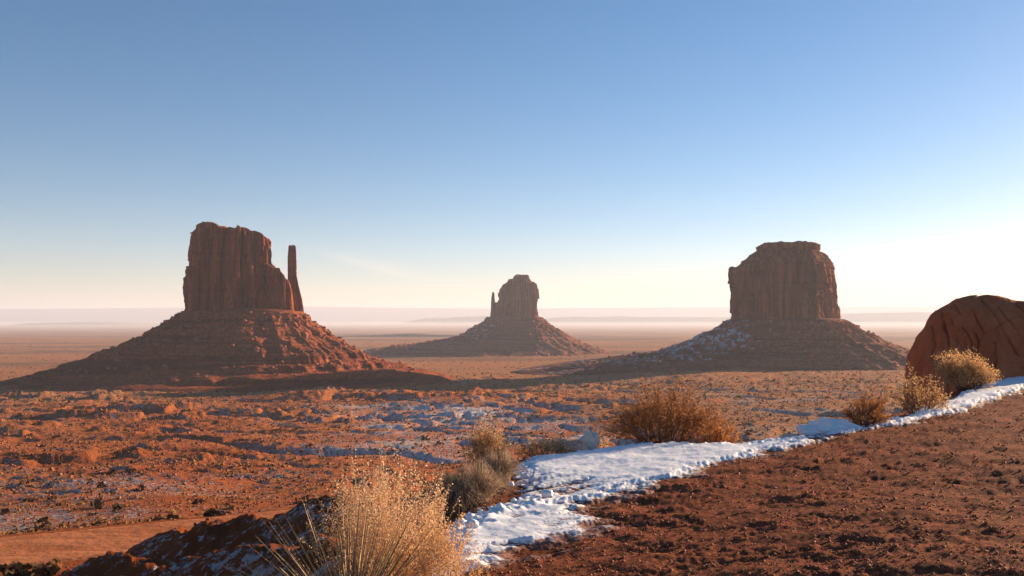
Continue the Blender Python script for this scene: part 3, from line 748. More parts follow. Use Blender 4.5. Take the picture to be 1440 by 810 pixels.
# ------------------------------------------------------------------ big boulder
def build_boulder():
    Yb = 28.5
    cx = at(1420, 480, Yb)
    mp = Yb / F
    nth, nph = 400, 190
    th = np.concatenate([np.linspace(0, math.pi, nth // 4, endpoint=False), np.linspace(math.pi, 2 * math.pi, nth - nth // 4, endpoint=False)]); ph = np.linspace(0, 1, nph)
    # silhouette: height -> left/right px
    ysil = np.array([620, 560, 530, 505, 480, 462, 448, 436, 426, 419, 416, 415.2])
    lsil = np.array([1284, 1283, 1283, 1287, 1298, 1308, 1316, 1325, 1337, 1351, 1367, 1388])
    rsil = np.array([1585, 1575, 1568, 1555, 1535, 1512, 1490, 1466, 1442, 1420, 1404, 1392])
    t = np.interp(ph, np.linspace(0, 1, len(ysil)), np.arange(len(ysil)))
    yy = np.interp(t, np.arange(len(ysil)), ysil); ll = np.interp(t, np.arange(len(ysil)), lsil); rr = np.interp(t, np.arange(len(ysil)), rsil)
    for _ in range(3):
        for a in (yy, ll, rr): a[1:-1] = 0.25 * a[:-2] + 0.5 * a[1:-1] + 0.25 * a[2:]
    zz = np.array([at(1420, y, Yb)[2] for y in yy])
    xl = (ll - 1420) * mp; xr = (rr - 1420) * mp
    c = np.cos(th)[:, None]; sn = np.sin(th)[:, None]
    mid = ((xl + xr) / 2)[None]; hw = ((xr - xl) / 2)[None]
    X = mid + np.sign(c) * np.abs(c) ** 0.85 * hw; Y = np.sign(sn) * np.abs(sn) ** 0.85 * hw * 0.85; Z = np.repeat(zz[None], nth, 0)
    P = np.stack([X, Y, Z], -1)
    du = np.gradient(np.concatenate([P[-1:], P, P[:1]]), axis=0)[1:-1]; dv = np.gradient(P, axis=1)
    N = np.cross(du, dv); N /= np.linalg.norm(N, axis=-1, keepdims=True) + 1e-9
    # cracks run down the face along tilted bedding
    off = 0.10 * (ridged(X * 0.42 + 3, Z * 0.55 + Y * 0.4, 3, 700) - 0.75) + 0.05 * fbm(X * 1.3 + 0.6 * Z, Y * 1.3 - 0.3 * Z, 5, 705, 0.6) + 0.02 * fbm(X * 3, Z * 3 + Y * 2, 4, 710)
    # where each point of the face lies in the photograph, so that the cracks run where it shows them
    dep = (Y + cx[1]) * math.cos(PITCH) + Z * math.sin(PITCH)
    fpx = 720 + F * (X + cx[0]) / dep; fpy = 405 - F * (-(Y + cx[1]) * math.sin(PITCH) + Z * math.cos(PITCH)) / dep
    wx_ = fpx * mp + 0.05 * fbm(X * 2.5, Z * 2.5, 3, 720); wz_ = -fpy * mp + 0.05 * fbm(X * 2.5 + 9, Z * 2.5, 3, 721)
    face = (1 - sst(-0.2, 0.3, Y))
    lean_s = wx_ + 0.42 * wz_ * sst(1320, 1440, fpx)
    off = off + 0.048 * slabs(lean_s + 0.06 * fbm(X * 2, Z * 2, 3, 741), wz_ * 20 + 4 * noise(X, Z, 742), 0.95, 743, 26) + 0.014 * slabs(lean_s * 1.0 + 0.3 * wz_, wz_ * 20, 0.37, 753, 9)
    for pts, wd, dp in [([(1311, 458), (1309, 500), (1306, 560)], 0.045, 0.16), ([(1324, 441), (1327, 460), (1331, 474), (1334, 482)], 0.085, 0.34), ([(1331, 468), (1333, 490), (1331, 520), (1330, 560)], 0.05, 0.16),
                        ([(1336, 448), (1339, 456)], 0.05, 0.18), ([(1340, 427), (1346, 434), (1350, 440)], 0.04, 0.13), ([(1367, 434), (1374, 447), (1381, 463), (1384, 468)], 0.04, 0.13),
                        ([(1353, 461), (1360, 467), (1365, 480), (1367, 494)], 0.05, 0.16), ([(1371, 468), (1375, 478), (1374, 494)], 0.045, 0.14), ([(1356, 480), (1357, 496)], 0.035, 0.09),
                        ([(1380, 420), (1392, 432), (1404, 448), (1416, 470), (1427, 486), (1434, 498)], 0.06, 0.18), ([(1403, 430), (1418, 447), (1432, 466), (1448, 490)], 0.055, 0.16),
                        ([(1400, 480), (1402, 500), (1400, 520)], 0.05, 0.14), ([(1430, 425), (1452, 450), (1475, 490)], 0.06, 0.2), ([(1460, 440), (1490, 470), (1510, 510)], 0.06, 0.2), ([(1293, 490), (1290, 540)], 0.03, 0.07)]:
        pl = [(a_ * mp, -b_ * mp) for a_, b_ in pts]
        dd = np.full(X.shape, 1e9); sg = np.zeros(X.shape)
        for (ax, az_), (bx_, bz_) in zip(pl[:-1], pl[1:]):
            ex_, ez_ = bx_ - ax, bz_ - az_
            tt = np.clip(((wx_ - ax) * ex_ + (wz_ - az_) * ez_) / (ex_ ** 2 + ez_ ** 2), 0, 1)
            q = np.hypot(wx_ - ax - ex_ * tt, wz_ - az_ - ez_ * tt)
            sg = np.where(q < dd, wx_ - ax - ex_ * tt, sg); dd = np.minimum(dd, q)
        off = off - face * dp * 0.62 * (0.35 + 1.1 * np.clip(0.5 + noise(X * 1.9 + 5, Z * 1.9, 733), 0, 1)) * np.exp(-(dd / (wd * 0.42)) ** 2) - 0.012 * (1 - sst(0, 0.22, dd)) * (sg > 0)
    P = P + N * off[..., None]
    g = NT('boulder_sandstone')
    lay = g.noise(1.0, 6, 0.6, vec=g.mapping((1.6, 1.0, 0.5), (0, 0.35, 0)))
    col = g.mix(g.ss(lay, 0.3, 0.7), (0.50, 0.140, 0.058), (0.60, 0.205, 0.094))
    col = g.mix(g.math('MULTIPLY', g.ss(g.noise(6, 7, 0.7), 0.55, 0.7), 0.5), col, (0.15, 0.045, 0.026))
    xb = g.noise(1.0, 5, 0.6, vec=g.mapping((9.0, 5.0, 2.2), (0, 0.55, 0)))
    m = g.fin(col, 0.85, g.bump(g.math('ADD', g.noise(14, 8, 0.75), g.math('MULTIPLY', xb, 0.9)), 0.07, 0.9))
    me = mesh('boulder', P.reshape(-1, 3), grid_faces(nth, nph, True), m, True)
    tag(obj('boulder', me, None, (cx[0], cx[1], 0)), 'huge rounded red sandstone boulder with dark cracks behind the snowy bank', 'boulder')
build_boulder()

# ------------------------------------------------------------------ snow along the hill's edge
INNER_PX = [(640, 812), (672, 802), (705, 789), (760, 772), (800, 762), (845, 741), (860, 728), (828, 726), (856, 706), (900, 690), (940, 676), (990, 664), (1040, 650), (1090, 636), (1140, 622), (1190, 610), (1240, 602), (1290, 594), (1340, 582), (1390, 566), (1440, 548), (1500, 528)]
SNOW = np.vstack([[on_hill(1500, 506)[:2]], EDGE, [on_hill(570, 830)[:2]], np.array([on_hill(*p)[:2] for p in INNER_PX])])
def snow_depth(x, y):
    sd = sdf(SNOW, x, y)
    r = np.hypot(x, y)
    # streaks run along the bank
    a = math.radians(28)
    us = x * math.cos(a) + y * math.sin(a); vs = -x * math.sin(a) + y * math.cos(a)
    br = fbm(us / 1.1, vs / 0.30, 4, 801); fine = fbm(us / 0.30, vs / 0.11, 3, 805)
    t = -sd * 0.22 + (0.115 * br + 0.045 * fine) * (1 - 0.75 * sst(0.35, 0.9, -sd))
    lump = 0.03 * fbm(x / 0.9, y / 0.9, 3, 807) + 0.010 * fbm(x / 0.22, y / 0.22, 3, 809)
    t = np.minimum(t, 0.058) + np.where(t > 0, lump * sst(0, 0.06, t), 0)
    # broken, scuffed stretch in the middle of the bank
    c1 = on_hill(790, 700)[:2]
    sc_ = np.exp(-(((x - c1[0]) / 0.75) ** 2 + ((y - c1[1]) / 1.5) ** 2))
    t = t - sc_ * (0.035 + 0.22 * np.maximum(br + 0.05, 0))
    # ridge of pushed-up clods
    for p, q, h_ in (((642, 752), (700, 727), 0.06), ((700, 727), (752, 716), 0.05), ((752, 716), (838, 700), 0.03)):
        A = on_hill(*p)[:2]; B = on_hill(*q)[:2]; e = B - A
        tt = np.clip(((x - A[0]) * e[0] + (y - A[1]) * e[1]) / (e @ e), 0, 1)
        dd = np.hypot(x - A[0] - e[0] * tt, y - A[1] - e[1] * tt)
        t = t + h_ * np.exp(-(dd / 0.14) ** 2) * (0.55 + 0.9 * np.abs(noise(x / 0.16, y / 0.16, 811)))
    return t
def build_snow():
    th = np.linspace(math.atan(-0.16), math.atan(0.66), 760)
    r = 1.9 / np.linspace(1.9 / 5.2, 1.9 / 36.0, 380)
    T, Q = np.meshgrid(th, r, indexing='ij')
    X = Q * np.sin(T); Y = Q * np.cos(T)
    t = snow_depth(X.ravel(), Y.ravel()).reshape(X.shape)
    # follow the smooth hill, not its grit, where the snow is deep
    Z = height(X.ravel(), Y.ravel()).reshape(X.shape)
    sd = sdf(HILL, X.ravel(), Y.ravel()).reshape(X.shape)
    hp = PL[0] + PL[1] * X + PL[2] * Y
    Zs = np.where(sd < -0.25, hp + t + 0.012, np.maximum(Z, hp - 0.3 * np.maximum(sd + 0.25, 0)) + t)
    Fc = grid_faces(len(th), len(r))[:, ::-1]
    keep = (t.ravel() > -0.03)[Fc].any(1)
    Fc = Fc[keep]
    used, inv = np.unique(Fc, return_inverse=True)
    P = np.stack([X, Y, Zs], -1).reshape(-1, 3)[used]
    me = mesh('snow_bank', P, inv.reshape(Fc.shape), M['bank'], True)
    attr(me, 'depth', t.ravel()[used])
    tag(obj('snow_bank', me), 'packed white snow lying along the edge of the red hilltop', 'snow', kind='stuff')
build_snow()

# grit on the hilltop
def build_grit():
    rg = np.random.default_rng(40)
    n = 34000
    inv = rg.uniform(1 / 26.0, 1 / 4.8, n); r = 1 / inv
    th = rg.uniform(math.atan(-0.25), math.atan(0.66), n)
    x = r * np.sin(th); y = r * np.cos(th)
    ok = (sdf(HILL, x, y) < 0.3) & (snow_depth(x, y) < 0.02) & (fbm(x / 0.7, y / 0.45, 3, 44) > -0.15 - 0.3 * rg.random(n))
    x, y, r = x[ok], y[ok], r[ok]
    sz = (0.004 + 0.013 * rg.random(len(x)) ** 5) * (0.7 + r / 20)
    z = height(x, y) + sz * 0.2
    Vs, Fc = rock_shapes(41)
    oct_v = np.array([(1, 0, 0), (-1, 0, 0), (0, 1, 0), (0, -1, 0), (0, 0, 1), (0, 0, -1)], float)
    oct_f = np.array([(0, 2, 4), (2, 1, 4), (1, 3, 4), (3, 0, 4), (2, 0, 5), (1, 2, 5), (3, 1, 5), (0, 3, 5)])
    Vo = [oct_v * (0.6 + 0.7 * rg.random((6, 1))) for _ in range(8)]
    me = scatter(Vo, oct_f, np.stack([x, y, z], -1), sz, rg, 'gravel', M['grit'])
    tag(obj('gravel', me), 'coarse red grit strewn over the hilltop', 'gravel', kind='stuff')
build_grit()

# ------------------------------------------------------------------ plants
def ribbons(P, W, rg, prism=False):
    """P (n,k,3) paths, W (n,k) half widths -> quads"""
    n, k, _ = P.shape
    d = P[:, -1] - P[:, 0]
    side = np.cross(d, rg.normal(size=(n, 3))); side /= np.linalg.norm(side, axis=1, keepdims=True) + 1e-9
    out = []
    if not prism:
        V = np.stack([P - side[:, None] * W[..., None], P + side[:, None] * W[..., None]], 2)   # n,k,2,3
        m = 2
        idx = (np.arange(n)[:, None] * k + np.arange(k - 1)[None]) * 2
        idx = idx.ravel()
        Fc = np.stack([idx, idx + 1, idx + 3, idx + 2], 1)
    else:
        s2 = np.cross(d, side); s2 /= np.linalg.norm(s2, axis=1, keepdims=True) + 1e-9
        rings = [side * math.cos(a) + s2 * math.sin(a) for a in (0, 2.094, 4.189)]
        V = np.stack([P + q[:, None] * W[..., None] for q in rings], 2)
        idx = ((np.arange(n)[:, None] * k + np.arange(k - 1)[None]) * 3).ravel()
        Fc = np.concatenate([np.stack([idx + a, idx + b_, idx + 3 + b_, idx + 3 + a], 1) for a, b_ in ((0, 1), (1, 2), (2, 0))])
    return V.reshape(-1, 3), Fc
def flecks(C, size, rg, aspect=0.5):
    n = len(C)
    a = rg.normal(size=(n, 3)); a /= np.linalg.norm(a, axis=1, keepdims=True)
    b_ = np.cross(a, rg.normal(size=(n, 3))); b_ /= np.linalg.norm(b_, axis=1, keepdims=True) + 1e-9
    s = np.asarray(size)[:, None]
    V = np.stack([C - a * s, C + b_ * s * aspect, C + a * s, C - b_ * s * aspect], 1)
    Fc = (np.arange(n) * 4)[:, None] + np.arange(4)[None]
    return V.reshape(-1, 3), Fc
def join(parts):
    V = []; Fs = []; o = 0
    for v, f in parts:
        V.append(v); Fs.append(f + o); o += len(v)
    return np.concatenate(V), np.concatenate(Fs)
def bez(A, B, C, k):
    t = np.linspace(0, 1, k)[None, :, None]
    return (1 - t) ** 2 * A[:, None] + 2 * t * (1 - t) * B[:, None] + t * t * C[:, None]
def shrub(name, loc, label, rx, ry, h, stems=90, twigs=7, leaves=10, leaf=0.012, seed=0, mat_s='twig', mat_l='gold', lean=(0, 0), spread=0.35, wid=0.004, up=0.6, leaf_from=0.42, clump=0.0, part='leaves', cat='shrub', group=None, jag=0.25):
    rg = np.random.default_rng(seed)
    root = empty(name, loc, label, cat, group)
    root.rotation_euler = (0, 0, 0)
    a = rg.random(stems) * 6.283; q = np.sqrt(rg.random(stems))
    A = np.stack([np.cos(a) * q * rx * spread, np.sin(a) * q * ry * spread, -0.06 + 0 * a], 1)
    az = a + rg.normal(size=stems) * 0.4
    el = np.sqrt(rg.random(stems))
    hh = h * (np.sqrt(np.clip(1 - 0.86 * el ** 2, 0, 1))) * (1 - jag + 2 * jag * rg.random(stems) * (0.75 + 0.5 * (noise(np.cos(a) * el * 3, np.sin(a) * el * 3, seed) + 0.5)))
    stray = rg.random(stems) < 0.10
    hh = np.where(stray, hh * 1.25, hh); el = np.where(stray, el * 1.1, el)
    C = np.stack([np.cos(az) * el * rx + lean[0] * hh, np.sin(az) * el * ry + lean[1] * hh, hh], 1)
    B = A * 0.6 + C * 0.4 + np.stack([0 * a, 0 * a, hh * up * 0.5], 1) + rg.normal(size=(stems, 3)) * 0.05 * h
    k = 5
    P = bez(A, B, C, k)
    W = wid * (1 - 0.75 * np.linspace(0, 1, k))[None] * (0.7 + 0.6 * rg.random((stems, 1)))
    pr = [ribbons(P, W, rg)]
    nt_ = stems * twigs
    si = np.repeat(np.arange(stems), twigs)
    tt = leaf_from + (1 - leaf_from) * rg.random(nt_) ** 0.8
    t = tt[:, None]
    S0 = (1 - t) ** 2 * A[si] + 2 * t * (1 - t) * B[si] + t * t * C[si]
    D = 2 * (1 - t) * (B[si] - A[si]) + 2 * t * (C[si] - B[si]); D /= np.linalg.norm(D, axis=1, keepdims=True) + 1e-9
    ln = h * (0.10 + 0.16 * rg.random((nt_, 1)))
    D2 = D * 0.8 + rg.normal(size=(nt_, 3)) * 0.5; D2 /= np.linalg.norm(D2, axis=1, keepdims=True)
    E = S0 + D2 * ln + np.array([0, 0, 0.3]) * ln
    Mid = S0 + D2 * ln * 0.5
    P2 = bez(S0, Mid, E, 3)
    pr.append(ribbons(P2, wid * 0.55 * np.array([1, 0.8, 0.35])[None] * np.ones((nt_, 1)), rg))
    V, Fc = join(pr)
    obj('stems', mesh('stems', V, Fc, M[mat_s]), root)
    li = np.repeat(np.arange(nt_), leaves)
    u = rg.random(len(li))[:, None] ** 0.7
    Cc = S0[li] * (1 - u) + E[li] * u + rg.normal(size=(len(li), 3)) * leaf * 0.8
    if clump:
        Cc = E[li] + rg.normal(size=(len(li), 3)) * clump
    V, Fc = flecks(Cc, leaf * (0.5 + 0.9 * rg.random(len(li))), rg)
    obj(part, mesh(part, V, Fc, M[mat_l]), root)
    return root
def back_of(px, py, d):
    """a spot on the land, d metres further along the ray's azimuth than where the ray meets the hilltop"""
    p = on_hill(px, py); q = p[:2] * (1 + d / np.linalg.norm(p[:2]))
    return (q[0], q[1], H(q[0], q[1]))
def lower(p, dz): return (p[0], p[1], p[2] + dz)

# large golden-brown bush behind the snow
p = back_of(935, 628, 1.0)
shrub('dry_bush', lower(p, -0.02), 'large orange-brown twiggy bush behind the crest of the snow bank', 1.12, 0.75, 0.90, stems=330, twigs=10, leaves=4, leaf=0.014, seed=1, mat_l='orange', jag=0.28, leaf_from=0.5, wid=0.005)
p = back_of(838, 628, 1.1)
shrub('dry_bush', p, 'thin low golden bush beside the upright white chunk', 0.35, 0.35, 0.52, stems=70, twigs=8, leaves=5, leaf=0.013, seed=2, mat_l='gold')
p = back_of(1010, 626, 0.6)
shrub('dry_bush', p, 'small orange bush where the snow narrows to a strip', 0.42, 0.35, 0.42, stems=80, twigs=8, leaves=6, leaf=0.013, seed=3, mat_l='orange')
# low growth along the back of the snow, toward the left
p = back_of(770, 645, 0.5)
shrub('low_scrub', p, 'low golden scrub along the back edge of the snow bank', 0.62, 0.3, 0.26, stems=110, twigs=7, leaves=6, leaf=0.011, seed=4, mat_l='gold')
p = back_of(685, 660, 0.9)
shrub('dry_bush', p, 'golden feathery bush on the drop left of the snow, above the grass tussocks', 0.36, 0.32, 0.66, stems=110, twigs=9, leaves=7, leaf=0.012, seed=5, mat_l='gold', jag=0.3)
# tussocks of dry grass
def tussock(name, loc, label, r, h, n, seed, mat, droop=0.55, wid=0.0042):
    rg = np.random.default_rng(seed)
    root = empty(name, loc, label, 'grass tuft', None)
    a = rg.random(n) * 6.283; q = np.sqrt(rg.random(n))
    A = np.stack([np.cos(a) * q * r * 0.35, np.sin(a) * q * r * 0.35, -0.05 + 0 * a], 1)
    az = a + rg.normal(size=n) * 0.3
    sp = 0.25 + 0.75 * rg.random(n)
    hh = h * (0.55 + 0.5 * rg.random(n)) * (1 - 0.35 * sp)
    B = np.stack([np.cos(az) * r * sp * 0.45, np.sin(az) * r * sp * 0.45, hh * 1.25], 1)
    C = np.stack([np.cos(az) * r * sp, np.sin(az) * r * sp, hh * (1 - droop * sp)], 1)
    k = 6
    V, Fc = ribbons(bez(A, B, C, k), wid * np.linspace(1, 0.3, k)[None] * np.ones((n, 1)), rg)
    obj('blades', mesh('blades', V, Fc, M[mat]), root)
    return root
p = back_of(640, 735, 1.3)
tussock('grass_tussock', p, 'grey dry grass tussock in the hollow beside the golden plant', 0.58, 0.66, 1000, 11, 'greygrass')
p = back_of(668, 715, 0.75)
tussock('grass_tussock', p, 'brown dry grass tussock in the hollow, between the grey one and the snow', 0.58, 0.64, 1000, 12, 'greygrass')
p = back_of(700, 690, 0.55)
tussock('grass_tussock', p, 'drooping straw grass tussock hanging over the dark edge of the snow', 0.46, 0.58, 850, 13, 'greygrass')
# bushes up the bank toward the boulder
p = back_of(1215, 603, 0.5)
shrub('dry_bush', p, 'dark brown bush at the snow bank beside a snow mound', 0.42, 0.4, 0.47, stems=120, twigs=9, leaves=4, leaf=0.014, seed=6, mat_l='orange', jag=0.5, lean=(0.25, 0), wid=0.006)
p = back_of(1296, 580, -0.15)
shrub('dry_bush', p, 'spiky golden bush growing out of the snow in front of the boulder', 0.66, 0.4, 0.52, stems=100, twigs=9, leaves=5, leaf=0.015, seed=7, mat_l='gold', jag=0.6, lean=(-0.1, 0), wid=0.006)
p = back_of(1362, 548, -0.5)
shrub('dry_bush', p, 'rounded bush with pale golden tips in the snow, right in front of the boulder', 0.74, 0.5, 0.66, stems=170, twigs=8, leaves=8, leaf=0.020, seed=8, mat_l='gold', clump=0.05, leaf_from=0.55, jag=0.30, lean=(-0.15, 0), wid=0.006)
p = back_of(1436, 522, -0.3)
shrub('dry_bush', p, 'thin grey twiggy bush at the right foot of the boulder', 0.55, 0.4, 0.62, stems=120, twigs=9, leaves=2, leaf=0.010, seed=9, mat_l='greygrass', jag=0.35)

# --- yucca with the dry seeding plant behind it
yx, yy_ = -1.10, 6.1
yz = H(yx, yy_)
yuc = empty('yucca', (yx, yy_, yz - 0.02), 'spiky yucca of stiff straight blades at the near corner of the snow', 'yucca')
def blade_mesh(seed):
    rg = np.random.default_rng(seed)
    k = 6; t = np.linspace(0, 1, k)
    wv = 0.0060 * np.array([0.8, 1, 0.9, 0.7, 0.42, 0.05])
    bend = (0.05 if seed % 3 else 0.20) * (rg.random() - 0.3) * t ** 2
    V = []
    for i in range(k):
        V += [(-wv[i], 0.0022 * (1 - t[i]) + bend[i], t[i]), (0, -0.0022 * (1 - t[i]) + bend[i], t[i]), (wv[i], 0.0022 * (1 - t[i]) + bend[i], t[i])]
    Fc = []
    for i in range(k - 1):
        o = i * 3
        Fc += [(o, o + 1, o + 4, o + 3), (o + 1, o + 2, o + 5, o + 4), (o + 2, o, o + 3, o + 5)]
    return mesh('leaf', np.array(V), np.array(Fc), M['yucca'])
BM = [blade_mesh(i) for i in range(6)]
rg = np.random.default_rng(77)
for i in range(150):
    az = rg.random() * 2 * math.pi
    tl = R(4 + 70 * rg.random() ** 0.9)
    if i >= 105: az = math.pi + rg.normal() * 0.7; tl = R(28 + 46 * rg.random())
    L = 0.66 + 0.36 * rg.random()
    o = bpy.data.objects.new('leaf', BM[i % 6]); link(o); o.parent = yuc
    d = Vector((math.cos(az) * math.sin(tl), math.sin(az) * math.sin(tl), math.cos(tl)))
    q = d.to_track_quat('Z', 'Y'); q = q @ Matrix.Rotation(rg.random() * 6.28, 3, 'Z').to_quaternion()
    o.rotation_mode = 'QUATERNION'; o.rotation_quaternion = q
    o.location = (d.x * 0.04, d.y * 0.04, 0.0)
    o.scale = (1.0 + 0.4 * rg.random(), 1, L)

def seeding_plant(name, loc, label, rx, ry, h, n, seed):
    rg = np.random.default_rng(seed)
    root = empty(name, loc, label, 'plant')
    a = rg.random(n) * 6.283; q = np.sqrt(rg.random(n))
    A = np.stack([np.cos(a) * q * rx * 0.3, np.sin(a) * q * ry * 0.3, -0.05 + 0 * a], 1)
    el = q * (0.8 + 0.4 * rg.random(n))
    hh = h * (0.50 + 0.42 * rg.random(n)) * (1 - 0.25 * el ** 2)
    tall = rg.random(n) < 0.06
    hh = np.where(tall, hh * 1.15, hh)
    C = np.stack([np.cos(a) * el * rx, np.sin(a) * el * ry, hh], 1)
    B = (A + C) / 2 + rg.normal(size=(n, 3)) * 0.03
    V, Fc = ribbons(bez(A, B, C, 5), 0.0021 * np.linspace(1, 0.4, 5)[None] * np.ones((n, 1)), rg)
    obj('stems', mesh('stems', V, Fc, M['straw']), root)
    m = 60
    si = np.repeat(np.arange(n), m)
    t = (0.50 + 0.5 * rg.random(len(si)))[:, None]
    S = (1 - t) ** 2 * A[si] + 2 * t * (1 - t) * B[si] + t * t * C[si]
    S = S + rg.normal(size=S.shape) * np.array([0.034, 0.034, 0.018]) * (1.25 - t) * 1.6
    V, Fc = flecks(S, 0.0062 * (0.6 + 0.9 * rg.random(len(S))), rg, 0.6)
    obj('seed_heads', mesh('seed_heads', V, Fc, M['seed']), root)
    return root
gx, gy = -0.96, 6.75
seeding_plant('seeding_plant', (gx, gy, H(gx, gy)), 'tall pale golden plant full of seed heads rising behind the yucca', 0.56, 0.42, 1.20, 300, 21)
gx, gy = -0.52, 6.35
shrub('dry_bush', (gx, gy, H(gx, gy)), 'small orange leafy bush between the yucca and the snow', 0.34, 0.30, 0.50, stems=110, twigs=9, leaves=8, leaf=0.0085, seed=22, mat_l='gold', mat_s='straw', wid=0.0022, jag=0.3)
gx, gy = -2.15, 6.6
shrub('dry_bush', (gx, gy, H(gx, gy) ), 'sparse dry stalks with buds at the far side of the yucca', 0.16, 0.16, 0.55, stems=9, twigs=5, leaves=5, leaf=0.008, seed=23, mat_l='gold', mat_s='straw', wid=0.0025, up=0.9)

# upright white chunk beside the large bush
def lump(name, loc, label, cat, size, seed, mat, sub=3, rough=0.3, group=None, boxy=0.0):
    V, Fc = ico(sub)
    if sub < 3: V = V * (1 - 0.25 * rnd(np.arange(len(V)), seed=seed))[:, None]
    V = V * (1 - boxy) + boxy * V / np.abs(V).max(1, keepdims=True) * 0.9
    n = fbm(V[:, 0] * 1.7 + V[:, 2] + seed, V[:, 1] * 1.7 - V[:, 2] * 0.7, 4, seed)
    n2 = fbm(V[:, 2] * 2.3 + seed, V[:, 0] * 2 + V[:, 1] * 2, 3, seed + 5)
    V = V * (1 + rough * (n + n2 * 0.7))[:, None] * np.array(size)[None]
    me = mesh(name, V, Fc, mat, True)
    return tag(obj(name, me, None, loc), label, cat, group)
p = back_of(831, 633, 0.15)
lump('ice_chunk', (p[0], p[1], p[2] + 0.14), 'upright whitish chunk of ice standing beside the large bush', 'ice chunk', (0.13, 0.10, 0.21), 3, M['ice'], 4, 0.5, boxy=0.55)
p = back_of(1166, 609, 0.45)
lump('snow_mound', (p[0], p[1], p[2] + 0.05), 'rounded mound of snow below the dark brown bush', 'snow mound', (0.50, 0.32, 0.24), 5, M['snow'], 4, 0.45)
rg = np.random.default_rng(5)
for i, (cx_, cy_) in enumerate([(648, 747), (660, 738), (676, 731), (690, 726), (702, 722), (716, 727), (722, 714), (742, 716), (757, 709), (770, 706), (718, 690), (825, 681), (786, 690), (664, 752)]):
    p = on_hill(cx_, cy_)
    s = 0.022 + 0.045 * rg.random() ** 2
    z = max(H(p[0], p[1]), p[2]) + s * 0.35
    lump('snow_clod', (p[0], p[1], z + 0.07), 'small lump of snow lying on the trodden snow bank', 'snow clod', (s * 1.2, s, s * 0.8), 30 + i, M['snow'], 2, 0.4, 'loose lumps of snow on the bank')

